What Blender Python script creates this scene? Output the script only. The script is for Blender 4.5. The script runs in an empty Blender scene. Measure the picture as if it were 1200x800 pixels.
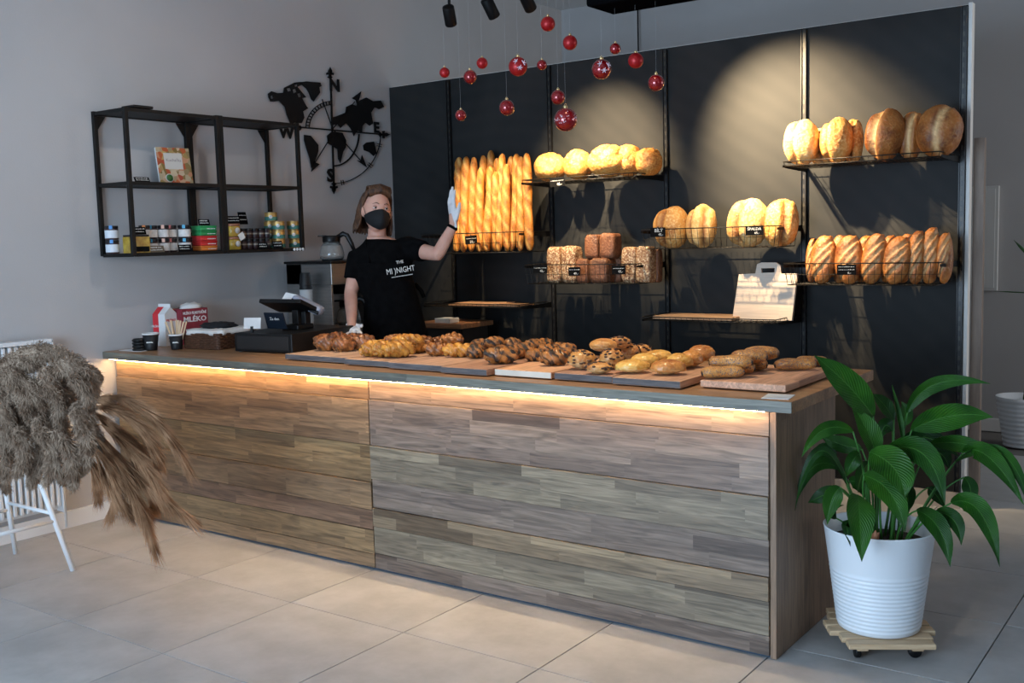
import bpy, bmesh, math, random
from mathutils import Vector, Matrix, noise as mnoise
from math import sin, cos, pi, radians, sqrt, exp
random.seed(7)
SC = bpy.context.scene
COL = SC.collection

# ---------------------------------------------------------------- camera
F = 1214.65; YAW = radians(35.947); PIT = radians(5.759); ROL = radians(-1.5753)
CAM = Vector((5.0307, -3.2496, 1.4523))
D = Vector((-sin(YAW)*cos(PIT), cos(YAW)*cos(PIT), -sin(PIT)))
_r0 = Vector((cos(YAW), sin(YAW), 0)); _u0 = _r0.cross(D)
R_ = _r0*cos(ROL)+_u0*sin(ROL); U_ = _u0*cos(ROL)-_r0*sin(ROL)
cam = bpy.data.cameras.new('camera'); cam.sensor_width = 36; cam.lens = F*36/1200
cam.clip_end = 60
co = bpy.data.objects.new('camera', cam); COL.objects.link(co)
m = Matrix((R_, U_, -D)).transposed().to_4x4(); m.translation = CAM
co.matrix_world = m
SC.camera = co

# ---------------------------------------------------------------- world, view, big lights
SC.view_settings.view_transform = 'Standard'; SC.view_settings.look = 'None'
SC.view_settings.gamma = 1; SC.view_settings.use_curve_mapping = False
SC.view_settings.exposure = 0.0
w = bpy.data.worlds.new('sky'); SC.world = w; w.use_nodes = True
bg = w.node_tree.nodes['Background']; bg.inputs[0].default_value = (.55, .72, 1, 1); bg.inputs[1].default_value = .6
def area(name, loc, rot, sx, sy, e, col):
    l = bpy.data.lights.new(name, 'AREA'); l.shape = 'RECTANGLE'; l.size = sx; l.size_y = sy
    l.energy = e; l.color = col
    o = bpy.data.objects.new(name, l); COL.objects.link(o); o.location = loc; o.rotation_euler = rot
    return o
# daylight through the shop windows in the front wall
area('window_daylight', (2.7, -5.42, 1.35), (radians(90), 0, 0), 2.6, 2.1, 285, (.58, .78, 1))
area('side_fill_light', (7.94, 3.6, 1.9), (radians(90), 0, radians(90)), 1.6, 1.8, 23, (1, .97, .93)).data.spread = radians(100)  # added fill for the back wall, no known window here
area('side_fill_light', (7.94, -2.9, 2.1), (radians(90), 0, radians(90)), 1.8, 1.4, 9, (1, .93, .88)).data.spread = radians(80)  # added weak fill for the left wall, from an unseen made-up window

# ---------------------------------------------------------------- picture -> world helpers
def ray(px, py): return D + R_*((px-600)/F) - U_*((py-400)/F)
def at(px, py, y): v = ray(px, py); return CAM + v*((y-CAM.y)/v.y)
def atx(px, py, x): v = ray(px, py); return CAM + v*((x-CAM.x)/v.x)
def atz(px, py, z): v = ray(px, py); return CAM + v*((z-CAM.z)/v.z)
def mpp(P): return (P-CAM).dot(D)/F          # metres per pixel at a point

# ---------------------------------------------------------------- materials
MATS = {}
def nodes(name):
    mt = bpy.data.materials.new(name); mt.use_nodes = True
    nt = mt.node_tree; return mt, nt, nt.nodes['Principled BSDF']
def N(nt, t, **k):
    n = nt.nodes.new(t)
    for a, b in k.items():
        if a.startswith('i_'): n.inputs[int(a[2:])].default_value = b
        else: setattr(n, a, b)
    return n
def c4(c): return (c[0], c[1], c[2], 1)
def mat(name, c1, c2=None, scale=8, rough=.6, bump=0, bscale=None, metal=0, spec=.5, stretch=(1,1,1), trans=0, emit=None, coat=0, sss=0, detail=4, contrast=(.35,.65), alpha=1, ior=1.45):
    if name in MATS: return MATS[name]
    mt, nt, b = nodes(name); L = nt.links.new
    b.inputs['Base Color'].default_value = c4(c1); b.inputs['Roughness'].default_value = rough
    b.inputs['Metallic'].default_value = metal; b.inputs['Specular IOR Level'].default_value = spec
    b.inputs['IOR'].default_value = ior
    if trans: b.inputs['Transmission Weight'].default_value = trans
    if coat: b.inputs['Coat Weight'].default_value = coat; b.inputs['Coat Roughness'].default_value = .15
    if sss:
        b.inputs['Subsurface Weight'].default_value = sss; b.inputs['Subsurface Radius'].default_value = (.01, .004, .002)
        b.inputs['Subsurface Scale'].default_value = 1
    if emit: b.inputs['Emission Color'].default_value = c4(emit[0]); b.inputs['Emission Strength'].default_value = emit[1]
    if c2 or bump:
        tc = N(nt, 'ShaderNodeTexCoord'); mp = N(nt, 'ShaderNodeMapping'); mp.inputs['Scale'].default_value = stretch
        oi = N(nt, 'ShaderNodeObjectInfo'); ad = N(nt, 'ShaderNodeVectorMath', operation='ADD')
        ml = N(nt, 'ShaderNodeMath', operation='MULTIPLY'); ml.inputs[1].default_value = 37
        L(oi.outputs['Random'], ml.inputs[0]); L(tc.outputs['Object'], ad.inputs[0]); L(ml.outputs[0], ad.inputs[1]); L(ad.outputs[0], mp.inputs['Vector'])
    if c2:
        n = N(nt, 'ShaderNodeTexNoise'); n.inputs['Scale'].default_value = scale; n.inputs['Detail'].default_value = detail
        L(mp.outputs[0], n.inputs['Vector'])
        cr = N(nt, 'ShaderNodeValToRGB'); e = cr.color_ramp.elements
        e[0].position = contrast[0]; e[0].color = c4(c1); e[1].position = contrast[1]; e[1].color = c4(c2)
        L(n.outputs['Fac'], cr.inputs[0]); L(cr.outputs[0], b.inputs['Base Color'])
    if bump:
        n2 = N(nt, 'ShaderNodeTexNoise'); n2.inputs['Scale'].default_value = bscale or scale*4; n2.inputs['Detail'].default_value = 5
        L(mp.outputs[0], n2.inputs['Vector'])
        bp = N(nt, 'ShaderNodeBump'); bp.inputs['Strength'].default_value = bump; bp.inputs['Distance'].default_value = .01
        L(n2.outputs['Fac'], bp.inputs['Height']); L(bp.outputs[0], b.inputs['Normal'])
    MATS[name] = mt; return mt

def wood(name, cols, row=.045, length=.38, along=0, across=2, rough=.5, grain=1.0, usecol=True):
    """staved solid wood: rows of narrow staves of random length and tone, with grain"""
    mt, nt, b = nodes(name); L = nt.links.new
    tc = N(nt, 'ShaderNodeTexCoord'); oi = N(nt, 'ShaderNodeObjectInfo')
    sp = N(nt, 'ShaderNodeSeparateXYZ'); L(tc.outputs['Object'], sp.inputs[0])
    def M2(op, a, bb):
        q = N(nt, 'ShaderNodeMath', operation=op)
        for i, v in enumerate((a, bb)):
            if v is None: continue
            if isinstance(v, (int, float)): q.inputs[i].default_value = v
            else: L(v, q.inputs[i])
        return q.outputs[0]
    A = sp.outputs[along]; B = sp.outputs[across]; rnd = M2('MULTIPLY', oi.outputs['Random'], 91.7)
    r = M2('FLOOR', M2('DIVIDE', B, row), None)
    wn = N(nt, 'ShaderNodeTexWhiteNoise', noise_dimensions='2D'); cb = N(nt, 'ShaderNodeCombineXYZ')
    L(r, cb.inputs[0]); L(rnd, cb.inputs[1]); L(cb.outputs[0], wn.inputs['Vector'])
    s = M2('FLOOR', M2('ADD', M2('DIVIDE', A, length), M2('MULTIPLY', wn.outputs['Value'], 7.3)), None)
    wn2 = N(nt, 'ShaderNodeTexWhiteNoise', noise_dimensions='3D'); cb2 = N(nt, 'ShaderNodeCombineXYZ')
    L(r, cb2.inputs[0]); L(s, cb2.inputs[1]); L(rnd, cb2.inputs[2]); L(cb2.outputs[0], wn2.inputs['Vector'])
    cr = N(nt, 'ShaderNodeValToRGB'); cr.color_ramp.interpolation = 'LINEAR'
    el = cr.color_ramp.elements
    el[0].color = c4(cols[0]); el[1].color = c4(cols[-1])
    for i, cc in enumerate(cols[1:-1]): q = el.new((i+1)/(len(cols)-1)); q.color = c4(cc)
    L(wn2.outputs['Value'], cr.inputs[0])
    mp = N(nt, 'ShaderNodeMapping'); sc = [18, 18, 18]; sc[along] = 1.3; mp.inputs['Scale'].default_value = sc
    av = N(nt, 'ShaderNodeVectorMath', operation='ADD'); L(tc.outputs['Object'], av.inputs[0])
    cb3 = N(nt, 'ShaderNodeCombineXYZ'); L(M2('MULTIPLY', wn2.outputs['Value'], 31), cb3.inputs[0]); L(wn2.outputs['Value'], cb3.inputs[1]); L(wn2.outputs['Value'], cb3.inputs[2])
    L(cb3.outputs[0], av.inputs[1]); L(av.outputs[0], mp.inputs['Vector'])
    n = N(nt, 'ShaderNodeTexNoise'); n.inputs['Scale'].default_value = 3; n.inputs['Detail'].default_value = 6; n.inputs['Distortion'].default_value = 1.5
    L(mp.outputs[0], n.inputs['Vector'])
    mr = N(nt, 'ShaderNodeMapRange'); mr.inputs['From Min'].default_value = .3; mr.inputs['From Max'].default_value = .7
    mr.inputs['To Min'].default_value = 1-.38*grain; mr.inputs['To Max'].default_value = 1+.25*grain; L(n.outputs['Fac'], mr.inputs['Value'])
    mx = N(nt, 'ShaderNodeMix', data_type='RGBA', blend_type='MULTIPLY'); mx.inputs[0].default_value = 1
    L(cr.outputs[0], mx.inputs[6]); L(mr.outputs[0], mx.inputs[7]); out = mx.outputs[2]
    if usecol:
        m2 = N(nt, 'ShaderNodeMix', data_type='RGBA', blend_type='MULTIPLY'); m2.inputs[0].default_value = 1
        L(out, m2.inputs[6]); L(oi.outputs['Color'], m2.inputs[7]); out = m2.outputs[2]
    L(out, b.inputs['Base Color']); b.inputs['Roughness'].default_value = rough
    bp = N(nt, 'ShaderNodeBump'); bp.inputs['Strength'].default_value = .15; bp.inputs['Distance'].default_value = .004
    L(n.outputs['Fac'], bp.inputs['Height']); L(bp.outputs[0], b.inputs['Normal'])
    return mt

def bread_mat(name, dark, gold, pale, slash, flour=.5, rough=.55, scale=9, coat=0, spots=None):
    """baked crust: golden to brown mottling, paler torn cuts (attribute 'cut'), darker high ridges ('ridge')"""
    mt, nt, b = nodes(name); L = nt.links.new
    tc = N(nt, 'ShaderNodeTexCoord'); oi = N(nt, 'ShaderNodeObjectInfo')
    ml = N(nt, 'ShaderNodeMath', operation='MULTIPLY'); ml.inputs[1].default_value = 53; L(oi.outputs['Random'], ml.inputs[0])
    ad = N(nt, 'ShaderNodeVectorMath', operation='ADD'); L(tc.outputs['Object'], ad.inputs[0]); L(ml.outputs[0], ad.inputs[1])
    n = N(nt, 'ShaderNodeTexNoise'); n.inputs['Scale'].default_value = scale; n.inputs['Detail'].default_value = 5; L(ad.outputs[0], n.inputs['Vector'])
    cr = N(nt, 'ShaderNodeValToRGB'); e = cr.color_ramp.elements
    e[0].position = .32; e[0].color = c4(dark); e[1].position = .55; e[1].color = c4(gold); L(n.outputs['Fac'], cr.inputs[0])
    n2 = N(nt, 'ShaderNodeTexNoise'); n2.inputs['Scale'].default_value = scale*7; n2.inputs['Detail'].default_value = 6; L(ad.outputs[0], n2.inputs['Vector'])
    r2 = N(nt, 'ShaderNodeMapRange'); r2.inputs['From Min'].default_value = .45; r2.inputs['From Max'].default_value = .7; r2.inputs['To Max'].default_value = flour
    L(n2.outputs['Fac'], r2.inputs['Value'])
    m1 = N(nt, 'ShaderNodeMix', data_type='RGBA'); L(r2.outputs[0], m1.inputs[0]); L(cr.outputs[0], m1.inputs[6]); m1.inputs[7].default_value = c4(pale)
    a1 = N(nt, 'ShaderNodeAttribute', attribute_name='cut'); a2 = N(nt, 'ShaderNodeAttribute', attribute_name='ridge')
    m2 = N(nt, 'ShaderNodeMix', data_type='RGBA'); L(a1.outputs['Fac'], m2.inputs[0]); L(m1.outputs[2], m2.inputs[6]); m2.inputs[7].default_value = c4(slash)
    m3 = N(nt, 'ShaderNodeMix', data_type='RGBA'); L(a2.outputs['Fac'], m3.inputs[0]); L(m2.outputs[2], m3.inputs[6]); m3.inputs[7].default_value = c4(dark)
    out = m3.outputs[2]
    if spots:
        v = N(nt, 'ShaderNodeTexVoronoi'); v.inputs['Scale'].default_value = spots[0]; L(ad.outputs[0], v.inputs['Vector'])
        sr = N(nt, 'ShaderNodeValToRGB'); sr.color_ramp.elements[0].position = spots[1]; sr.color_ramp.elements[0].color = (1, 1, 1, 1)
        sr.color_ramp.elements[1].position = spots[1]+.06; sr.color_ramp.elements[1].color = (0, 0, 0, 1); L(v.outputs['Distance'], sr.inputs[0])
        m4 = N(nt, 'ShaderNodeMix', data_type='RGBA'); L(sr.outputs[0], m4.inputs[0]); L(out, m4.inputs[6]); m4.inputs[7].default_value = c4(spots[2]); out = m4.outputs[2]
    L(out, b.inputs['Base Color']); b.inputs['Roughness'].default_value = rough
    if coat: b.inputs['Coat Weight'].default_value = coat; b.inputs['Coat Roughness'].default_value = .2
    bp = N(nt, 'ShaderNodeBump'); bp.inputs['Strength'].default_value = .9; bp.inputs['Distance'].default_value = .006
    L(n2.outputs['Fac'], bp.inputs['Height']); L(bp.outputs[0], b.inputs['Normal'])
    return mt

BLACK = mat('black_metal', (.004, .004, .0045), rough=.55, spec=.2)
BLACKP = mat('black_plastic', (.005, .005, .0055), rough=.4, spec=.35)
WHITEM = mat('white_metal', (.78, .8, .82), rough=.4)
PAPER = mat('white_paper', (.8, .8, .78), (.7, .7, .7), 20, rough=.8)
CHALK = mat('chalk_white', (.75, .75, .72), rough=.9)
TAG = mat('tag_black', (.005, .005, .006), (.008, .008, .008), 30, rough=.9, spec=.08)
GLASS = mat('clear_glass', (1, 1, 1), rough=.02, trans=1)
STEEL = mat('brushed_steel', (.42, .41, .4), (.5, .49, .47), 6, rough=.38, metal=1, stretch=(1, 1, 30))
BRASS = mat('gold_cap', (.8, .6, .3), rough=.3, metal=1)

# ---------------------------------------------------------------- object helpers
def link(name, me, parent=None, loc=None):
    o = bpy.data.objects.new(name, me); COL.objects.link(o)
    if parent is not None: o.parent = parent
    if loc is not None: o.location = loc
    return o
def empty(name, loc=(0, 0, 0), rz=0):
    o = bpy.data.objects.new(name, None); COL.objects.link(o); o.location = loc; o.rotation_euler = (0, 0, rz)
    o.empty_display_size = .05
    return o
def tag(o, label, cat, group=None):
    o['label'] = label; o['category'] = cat
    if group: o['group'] = group
    return o
def struct(o, label=None):
    o['kind'] = 'structure'
    if label: o['label'] = label
    return o
class MB:
    """mesh builder"""
    def __init__(s): s.v = []; s.f = []; s.m = []; s.sm = []; s.attr = {}; s.cur = 0
    def add(s, vs, fs, smooth=False):
        k = len(s.v); s.v += [tuple(p) for p in vs]; s.f += [tuple(i+k for i in f) for f in fs]
        s.m += [s.cur]*len(fs); s.sm += [smooth]*len(fs)
    def box(s, a, b, bev=0, M=None):
        x0, y0, z0 = a; x1, y1, z1 = b
        if bev:
            bm = bmesh.new(); bmesh.ops.create_cube(bm, size=1)
            for v in bm.verts: v.co = Vector(((x0+x1)/2+v.co.x*(x1-x0), (y0+y1)/2+v.co.y*(y1-y0), (z0+z1)/2+v.co.z*(z1-z0)))
            bmesh.ops.bevel(bm, geom=bm.edges[:], offset=bev, segments=2, affect='EDGES', profile=.5)
            vs = [v.co.copy() for v in bm.verts]; fs = [[v.index for v in f.verts] for f in bm.faces]; bm.free()
        else:
            vs = [Vector(p) for p in ((x0,y0,z0),(x1,y0,z0),(x1,y1,z0),(x0,y1,z0),(x0,y0,z1),(x1,y0,z1),(x1,y1,z1),(x0,y1,z1))]
            fs = [(0,3,2,1),(4,5,6,7),(0,1,5,4),(1,2,6,5),(2,3,7,6),(3,0,4,7)]
        if M: vs = [M @ v for v in vs]
        s.add(vs, fs); return s
    def tube(s, pts, rad, n=8, sq=1.0, up=None, cap=True, fn=None):
        pts = [Vector(p) for p in pts]; k = len(pts)
        if not hasattr(rad, '__len__'): rad = [rad]*k
        vs = []; prev = None
        for i, p in enumerate(pts):
            t = (pts[min(i+1, k-1)]-pts[max(i-1, 0)]).normalized()
            if prev is None:
                a = Vector(up) if up else (Vector((0, 0, 1)) if abs(t.z) < .9 else Vector((0, 1, 0)))
                x = (a - t*a.dot(t)).normalized()
            else: x = (prev - t*prev.dot(t)).normalized()
            prev = x; y = t.cross(x)
            for j in range(n):
                an = 2*pi*j/n; q = p + x*(cos(an)*rad[i]*sq) + y*(sin(an)*rad[i])
                if fn: q = fn(q, i/(k-1), an, p)
                vs.append(q)
        fs = [(i*n+j, i*n+(j+1) % n, (i+1)*n+(j+1) % n, (i+1)*n+j) for i in range(k-1) for j in range(n)]
        if cap: fs += [tuple(range(n))[::-1], tuple((k-1)*n+j for j in range(n))]
        s.add(vs, fs, n > 4); return s
    def lathe(s, prof, n=24, c=(0, 0, 0), M=None, cap=True):
        vs = []; k = len(prof)
        for r, z in prof:
            for j in range(n):
                a = 2*pi*j/n; p = Vector((c[0]+r*cos(a), c[1]+r*sin(a), c[2]+z)); vs.append(M @ p if M else p)
        fs = [(i*n+j, i*n+(j+1) % n, (i+1)*n+(j+1) % n, (i+1)*n+j) for i in range(k-1) for j in range(n)]
        if cap: fs += [tuple(range(n))[::-1], tuple((k-1)*n+j for j in range(n))]
        s.add(vs, fs, True); return s
    def blob(s, c, r, nu=24, nv=16, fn=None, pw=1.0, M=None):
        """ellipsoid / superellipsoid; fn(unit) -> (scale, cut, ridge)"""
        vs = []; cu = []; ri = []
        def P(v):
            return math.copysign(abs(v)**pw, v)
        for i in range(nv+1):
            th = pi*i/nv
            for j in range(nu):
                ph = 2*pi*j/nu
                u = Vector((sin(th)*cos(ph), sin(th)*sin(ph), cos(th)))
                q = Vector((P(u.x), P(u.y), P(u.z))) if pw != 1 else u.copy()
                k, a, b = fn(u) if fn else (1, 0, 0)
                p = Vector((q.x*r[0]*k, q.y*r[1]*k, q.z*r[2]*k))
                if M: p = M @ p
                vs.append(p+Vector(c)); cu.append(a); ri.append(b)
        fs = []
        for i in range(nv):
            for j in range(nu):
                a, b, cc, d = i*nu+j, (i+1)*nu+j, (i+1)*nu+(j+1) % nu, i*nu+(j+1) % nu
                fs.append((a, b, cc, d))
        s.attr.setdefault('cut', {}); s.attr.setdefault('ridge', {})
        k0 = len(s.v)
        for i, (a, b) in enumerate(zip(cu, ri)): s.attr['cut'][k0+i] = a; s.attr['ridge'][k0+i] = b
        s.add(vs, fs, True); return s
    def build(s, name, mats, parent=None, loc=None, recalc=False):
        me = bpy.data.meshes.new(name); me.from_pydata(s.v, [], s.f)
        for mm in (mats if isinstance(mats, (list, tuple)) else [mats]): me.materials.append(mm)
        me.polygons.foreach_set('material_index', s.m); me.polygons.foreach_set('use_smooth', s.sm)
        for an, dct in s.attr.items():
            at_ = me.attributes.new(an, 'FLOAT', 'POINT'); arr = [0.0]*len(s.v)
            for i, v in dct.items(): arr[i] = v
            at_.data.foreach_set('value', arr)
        me.validate(); me.update()
        if recalc:
            bm = bmesh.new(); bm.from_mesh(me); bmesh.ops.remove_doubles(bm, verts=bm.verts, dist=1e-6); bmesh.ops.recalc_face_normals(bm, faces=bm.faces); bm.to_mesh(me); bm.free()
        return link(name, me, parent, loc)
def recentre(o, c):
    """move a mesh object's origin to c (parent space) without moving the shape"""
    c = Vector(c); o.data.transform(Matrix.Translation(-c)); o.location = c; return o
def baked(o):
    dg = bpy.context.evaluated_depsgraph_get(); me = bpy.data.meshes.new_from_object(o.evaluated_get(dg)); return me
def poly(name, outers, thick, M, mt, parent=None, bev=0):
    """flat polygons (holes = inner loops) extruded; M maps x,y,z local to parent space"""
    cu = bpy.data.curves.new(name, 'CURVE'); cu.dimensions = '2D'; cu.fill_mode = 'BOTH'; cu.extrude = thick/2; cu.bevel_depth = bev
    for pts in outers:
        sp = cu.splines.new('POLY'); sp.points.add(len(pts)-1); sp.use_cyclic_u = True
        for i, p in enumerate(pts): sp.points[i].co = (p[0], p[1], 0, 1)
    t = bpy.data.objects.new('tmp', cu); COL.objects.link(t); me = baked(t); bpy.data.objects.remove(t)
    me.transform(M); me.materials.clear(); me.materials.append(mt); me.name = name
    return link(name, me, parent)
def text_mesh(s, size, thick=.0006, bold=0, align='CENTER'):
    cu = bpy.data.curves.new('lettering', 'FONT'); cu.body = s; cu.size = size; cu.extrude = thick; cu.align_x = align; cu.align_y = 'CENTER'; cu.offset = bold
    cu.resolution_u = 2
    t = bpy.data.objects.new('tmp', cu); COL.objects.link(t); me = baked(t); bpy.data.objects.remove(t); return me
def text(name, s, size, M, mt, parent, bold=0, thick=.0006, sx=1):
    me = text_mesh(s, size, thick, bold); me.transform(M @ Matrix.Diagonal((sx, 1, 1, 1))); me.materials.clear(); me.materials.append(mt); return link(name, me, parent)
def frame(o, x, y):
    """4x4 with origin o, local x -> x, local y -> y"""
    x = Vector(x).normalized(); y = Vector(y); y = (y-x*y.dot(x)).normalized(); z = x.cross(y)
    M = Matrix((x, y, z)).transposed().to_4x4(); M.translation = Vector(o); return M
ORD = ['leftmost', 'second from left', 'third from left', 'fourth from left', 'fifth from left', 'sixth from left', 'seventh from left', 'eighth from left', 'ninth from left', 'tenth from left', 'eleventh from left', 'twelfth from left', 'thirteenth from left', 'fourteenth from left', 'fifteenth from left', 'sixteenth from left', 'seventeenth from left', 'eighteenth from left']

# ================================================================= THE ROOM
# floor: square tiles with recessed joints over a dark screed
FLO = MB().box((-.2, -6, -.06), (8.2, 4.8, -.008)).build('floor', mat('grout', (.15, .14, .13), rough=.9)); struct(FLO, 'floor of large beige grey square stone tiles')
def tile_mat():
    mt, nt, b = nodes('stone_tile'); L = nt.links.new
    tc = N(nt, 'ShaderNodeTexCoord'); oi = N(nt, 'ShaderNodeObjectInfo')
    ml = N(nt, 'ShaderNodeMath', operation='MULTIPLY'); ml.inputs[1].default_value = 41; L(oi.outputs['Random'], ml.inputs[0])
    ad = N(nt, 'ShaderNodeVectorMath', operation='ADD'); L(tc.outputs['Object'], ad.inputs[0]); L(ml.outputs[0], ad.inputs[1])
    n = N(nt, 'ShaderNodeTexNoise'); n.inputs['Scale'].default_value = 3.2; n.inputs['Detail'].default_value = 8; n.inputs['Roughness'].default_value = .65; L(ad.outputs[0], n.inputs['Vector'])
    cr = N(nt, 'ShaderNodeValToRGB'); e = cr.color_ramp.elements
    e[0].position = .35; e[0].color = (.34, .335, .33, 1); e[1].position = .66; e[1].color = (.46, .455, .45, 1)
    L(n.outputs['Fac'], cr.inputs[0]); L(cr.outputs[0], b.inputs['Base Color'])
    rr = N(nt, 'ShaderNodeMapRange'); rr.inputs['To Min'].default_value = .42; rr.inputs['To Max'].default_value = .6; L(n.outputs['Fac'], rr.inputs['Value']); L(rr.outputs[0], b.inputs['Roughness'])
    return mt
TM = tile_mat()
tm = MB(); tm.box((-.3028, -.3028, -.01), (.3028, .3028, 0), bev=.0012)
first = None
TS = .61
for i in range(-4, 13):
    for j in range(-9, 8):
        x = 1.88-.305+TS*i; y = -.485-.305+TS*j
        if x < -.30 or x > 8.2 or y < -5.9 or y > 4.8: continue
        if first is None: first = tm.build('tile', TM, FLO); o = first
        else: o = link('tile', first.data, FLO)
        o.location = (x, y, 0)
        if x < 0: o.location.x = .0245; o.scale.x = .08     # strip of cut tiles along the left wall
WALL = mat('painted_plaster', (.42, .41, .41), (.45, .44, .44), 1.5, rough=.9, bump=.08, bscale=120)
struct(MB().box((-.2, -6, -.05), (0, 4.75, 3.6)).build('wall_left', WALL), 'pale grey plaster wall on the left')
struct(MB().box((0, 4.55, -.05), (8, 4.75, 3.6)).build('wall_back', WALL), 'grey plaster wall far behind the bread wall')
q = MB(); q.box((8, -6, -.05), (8.2, -3.8, 3.6)); q.box((8, -2.0, -.05), (8.2, 2.8, 3.6)); q.box((8, 4.4, -.05), (8.2, 4.75, 3.6))
for a_, b_ in ((-3.8, -2.0), (2.8, 4.4)): q.box((8, a_, -.05), (8.2, b_, 1.0)); q.box((8, a_, 2.8), (8.2, b_, 3.6))  # openings added to go with the two side fill lights
struct(q.build('wall_right', WALL), 'plaster wall on the right with added window openings')
wf = MB()
wf.box((-.2, -5.7, -.05), (1.3, -5.5, 3.6)); wf.box((4.1, -5.7, -.05), (8.2, -5.5, 3.6))
wf.box((1.3, -5.7, -.05), (4.1, -5.5, .25)); wf.box((1.3, -5.7, 2.5), (4.1, -5.5, 3.6))
struct(wf.build('wall_front', WALL), 'front wall with shop windows behind the viewer')
struct(MB().box((-.2, -6, 3.4), (8.2, 4.75, 3.6)).build('ceiling', mat('ceiling_paint', (.62, .62, .62), rough=.9)), 'grey painted ceiling')
BB = mat('skirting_white', (.72, .71, .7), rough=.5)
struct(MB().box((0, -5.5, 0), (.016, -.001, .09), bev=.002).build('baseboard_left', BB), 'white skirting board along the left wall')
struct(MB().box((.02, 4.534, 0), (8, 4.55, .09), bev=.002).build('baseboard_back', BB), 'grey white skirting board along the back wall')

# ================================================================= COUNTER
WOODF = wood('counter_wood', [(.10, .075, .06), (.22, .175, .14), (.175, .14, .115), (.26, .21, .165), (.20, .16, .13)], row=.052, length=.42, rough=.42, grain=1.25)
CT = empty('counter', (1.87, .3, 0)); tag(CT, 'long bakery counter clad in weathered wooden planks', 'counter')
def toCT(p): return (p[0]-1.87, p[1]-.3, p[2])
tints = {'g': (.97, .97, .85), 'p': (.95, .88, .86), 'y': (1.15, 1.05, .82), 'w': (1.12, 1.0, .9), 'n': (1, .95, .9), 'b': (.84, .84, .9), 'G': (1.05, .82, .52), 'P': (1.0, .72, .55), 'Y': (1.15, .88, .52), 'W': (1.15, .88, .60), 'N': (1.05, .80, .54)}
def planks(x0, x1, zs, cols, outs):
    for i in range(len(zs)-1):
        z1, z0 = zs[i], zs[i+1]; oy = outs[i]
        mb = MB().box((-(x1-x0)/2, -.022, 0), ((x1-x0)/2, 0, z1-z0-.0025), bev=.0012)
        o = mb.build('plank', WOODF, CT, toCT(((x0+x1)/2, .018-oy, z0+.001)))
        o.color = c4(tints[cols[i]])
planks(.035, 1.897, [.86, .765, .565, .40, .275, .185, .075, .012], 'WWYNPGN', [0, .006, .003, .009, .005, .004, .004])
planks(1.903, 3.722, [.86, .768, .565, .415, .288, .203, .082, .012], 'wpgpygp', [0, .006, .011, .004, .010, .006, .004])
BODY = wood('counter_side_wood', [(.17, .105, .065), (.26, .165, .105), (.21, .135, .085)], row=.2, length=1.5, along=2, across=1, rough=.5)
o = MB().box((-.011, 0, 0), (.011, .59, .86), bev=.0012).build('end_panel', BODY, CT, toCT((3.734, 0, .002))); o.color = (1, 1, 1, 1)
o['label'] = 'brown wooden end panel of counter'
mb = MB().box((.035, .02, .06), (3.722, .575, .855)); mb.build('carcass', mat('carcass_brown', (.07, .045, .03), rough=.6), CT).location = (-1.87, -.3, 0)
MB().box((.035, .012, 0), (3.722, .05, .058)).build('plinth', mat('plinth_blue', (.02, .05, .085), rough=.4), CT).location = (-1.87, -.3, 0)
# worktop
TOPW = wood('worktop_wood', [(.24, .12, .055), (.37, .20, .10), (.30, .16, .08), (.41, .235, .12)], row=.042, length=.5, across=1, rough=.38)
wt = MB().box((-1.91, -.431, -.02), (1.91, .431, .02), bev=.0025).build('worktop', TOPW, None, (1.911, .376, .88))
wt.color = (1, 1, 1, 1); tag(wt, 'long brown staved wood worktop lying on the plank counter', 'worktop')
EDGE = wood('worktop_edge_wood', [(.12, .115, .095), (.19, .18, .145), (.15, .145, .12)], row=.05, length=.9, rough=.45)
o = MB().box((-1.909, -.0045, -.0185), (1.909, 0, .0185), bev=.001).build('front_edge', EDGE, wt, (0, -.431, 0)); o.color = (1, 1, 1, 1); o['label'] = 'weathered grey green front edge'
# LED strip under the worktop nosing
LED = mat('led_glow', (1, .8, .5), emit=((1, .62, .28), 82))
led = empty('led_strip', (1.88, -.034, .86)); tag(led, 'warm glowing light strip tucked under the worktop front edge', 'light strip')
MB().box((-1.85, -.006, -.0035), (1.84, .006, -.0012)).build('diffuser', LED, led)
MB().box((-1.855, -.008, -.0012), (1.845, .008, -.0001)).build('channel', mat('aluminium', (.6, .6, .6), rough=.4, metal=1), led)

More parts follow.
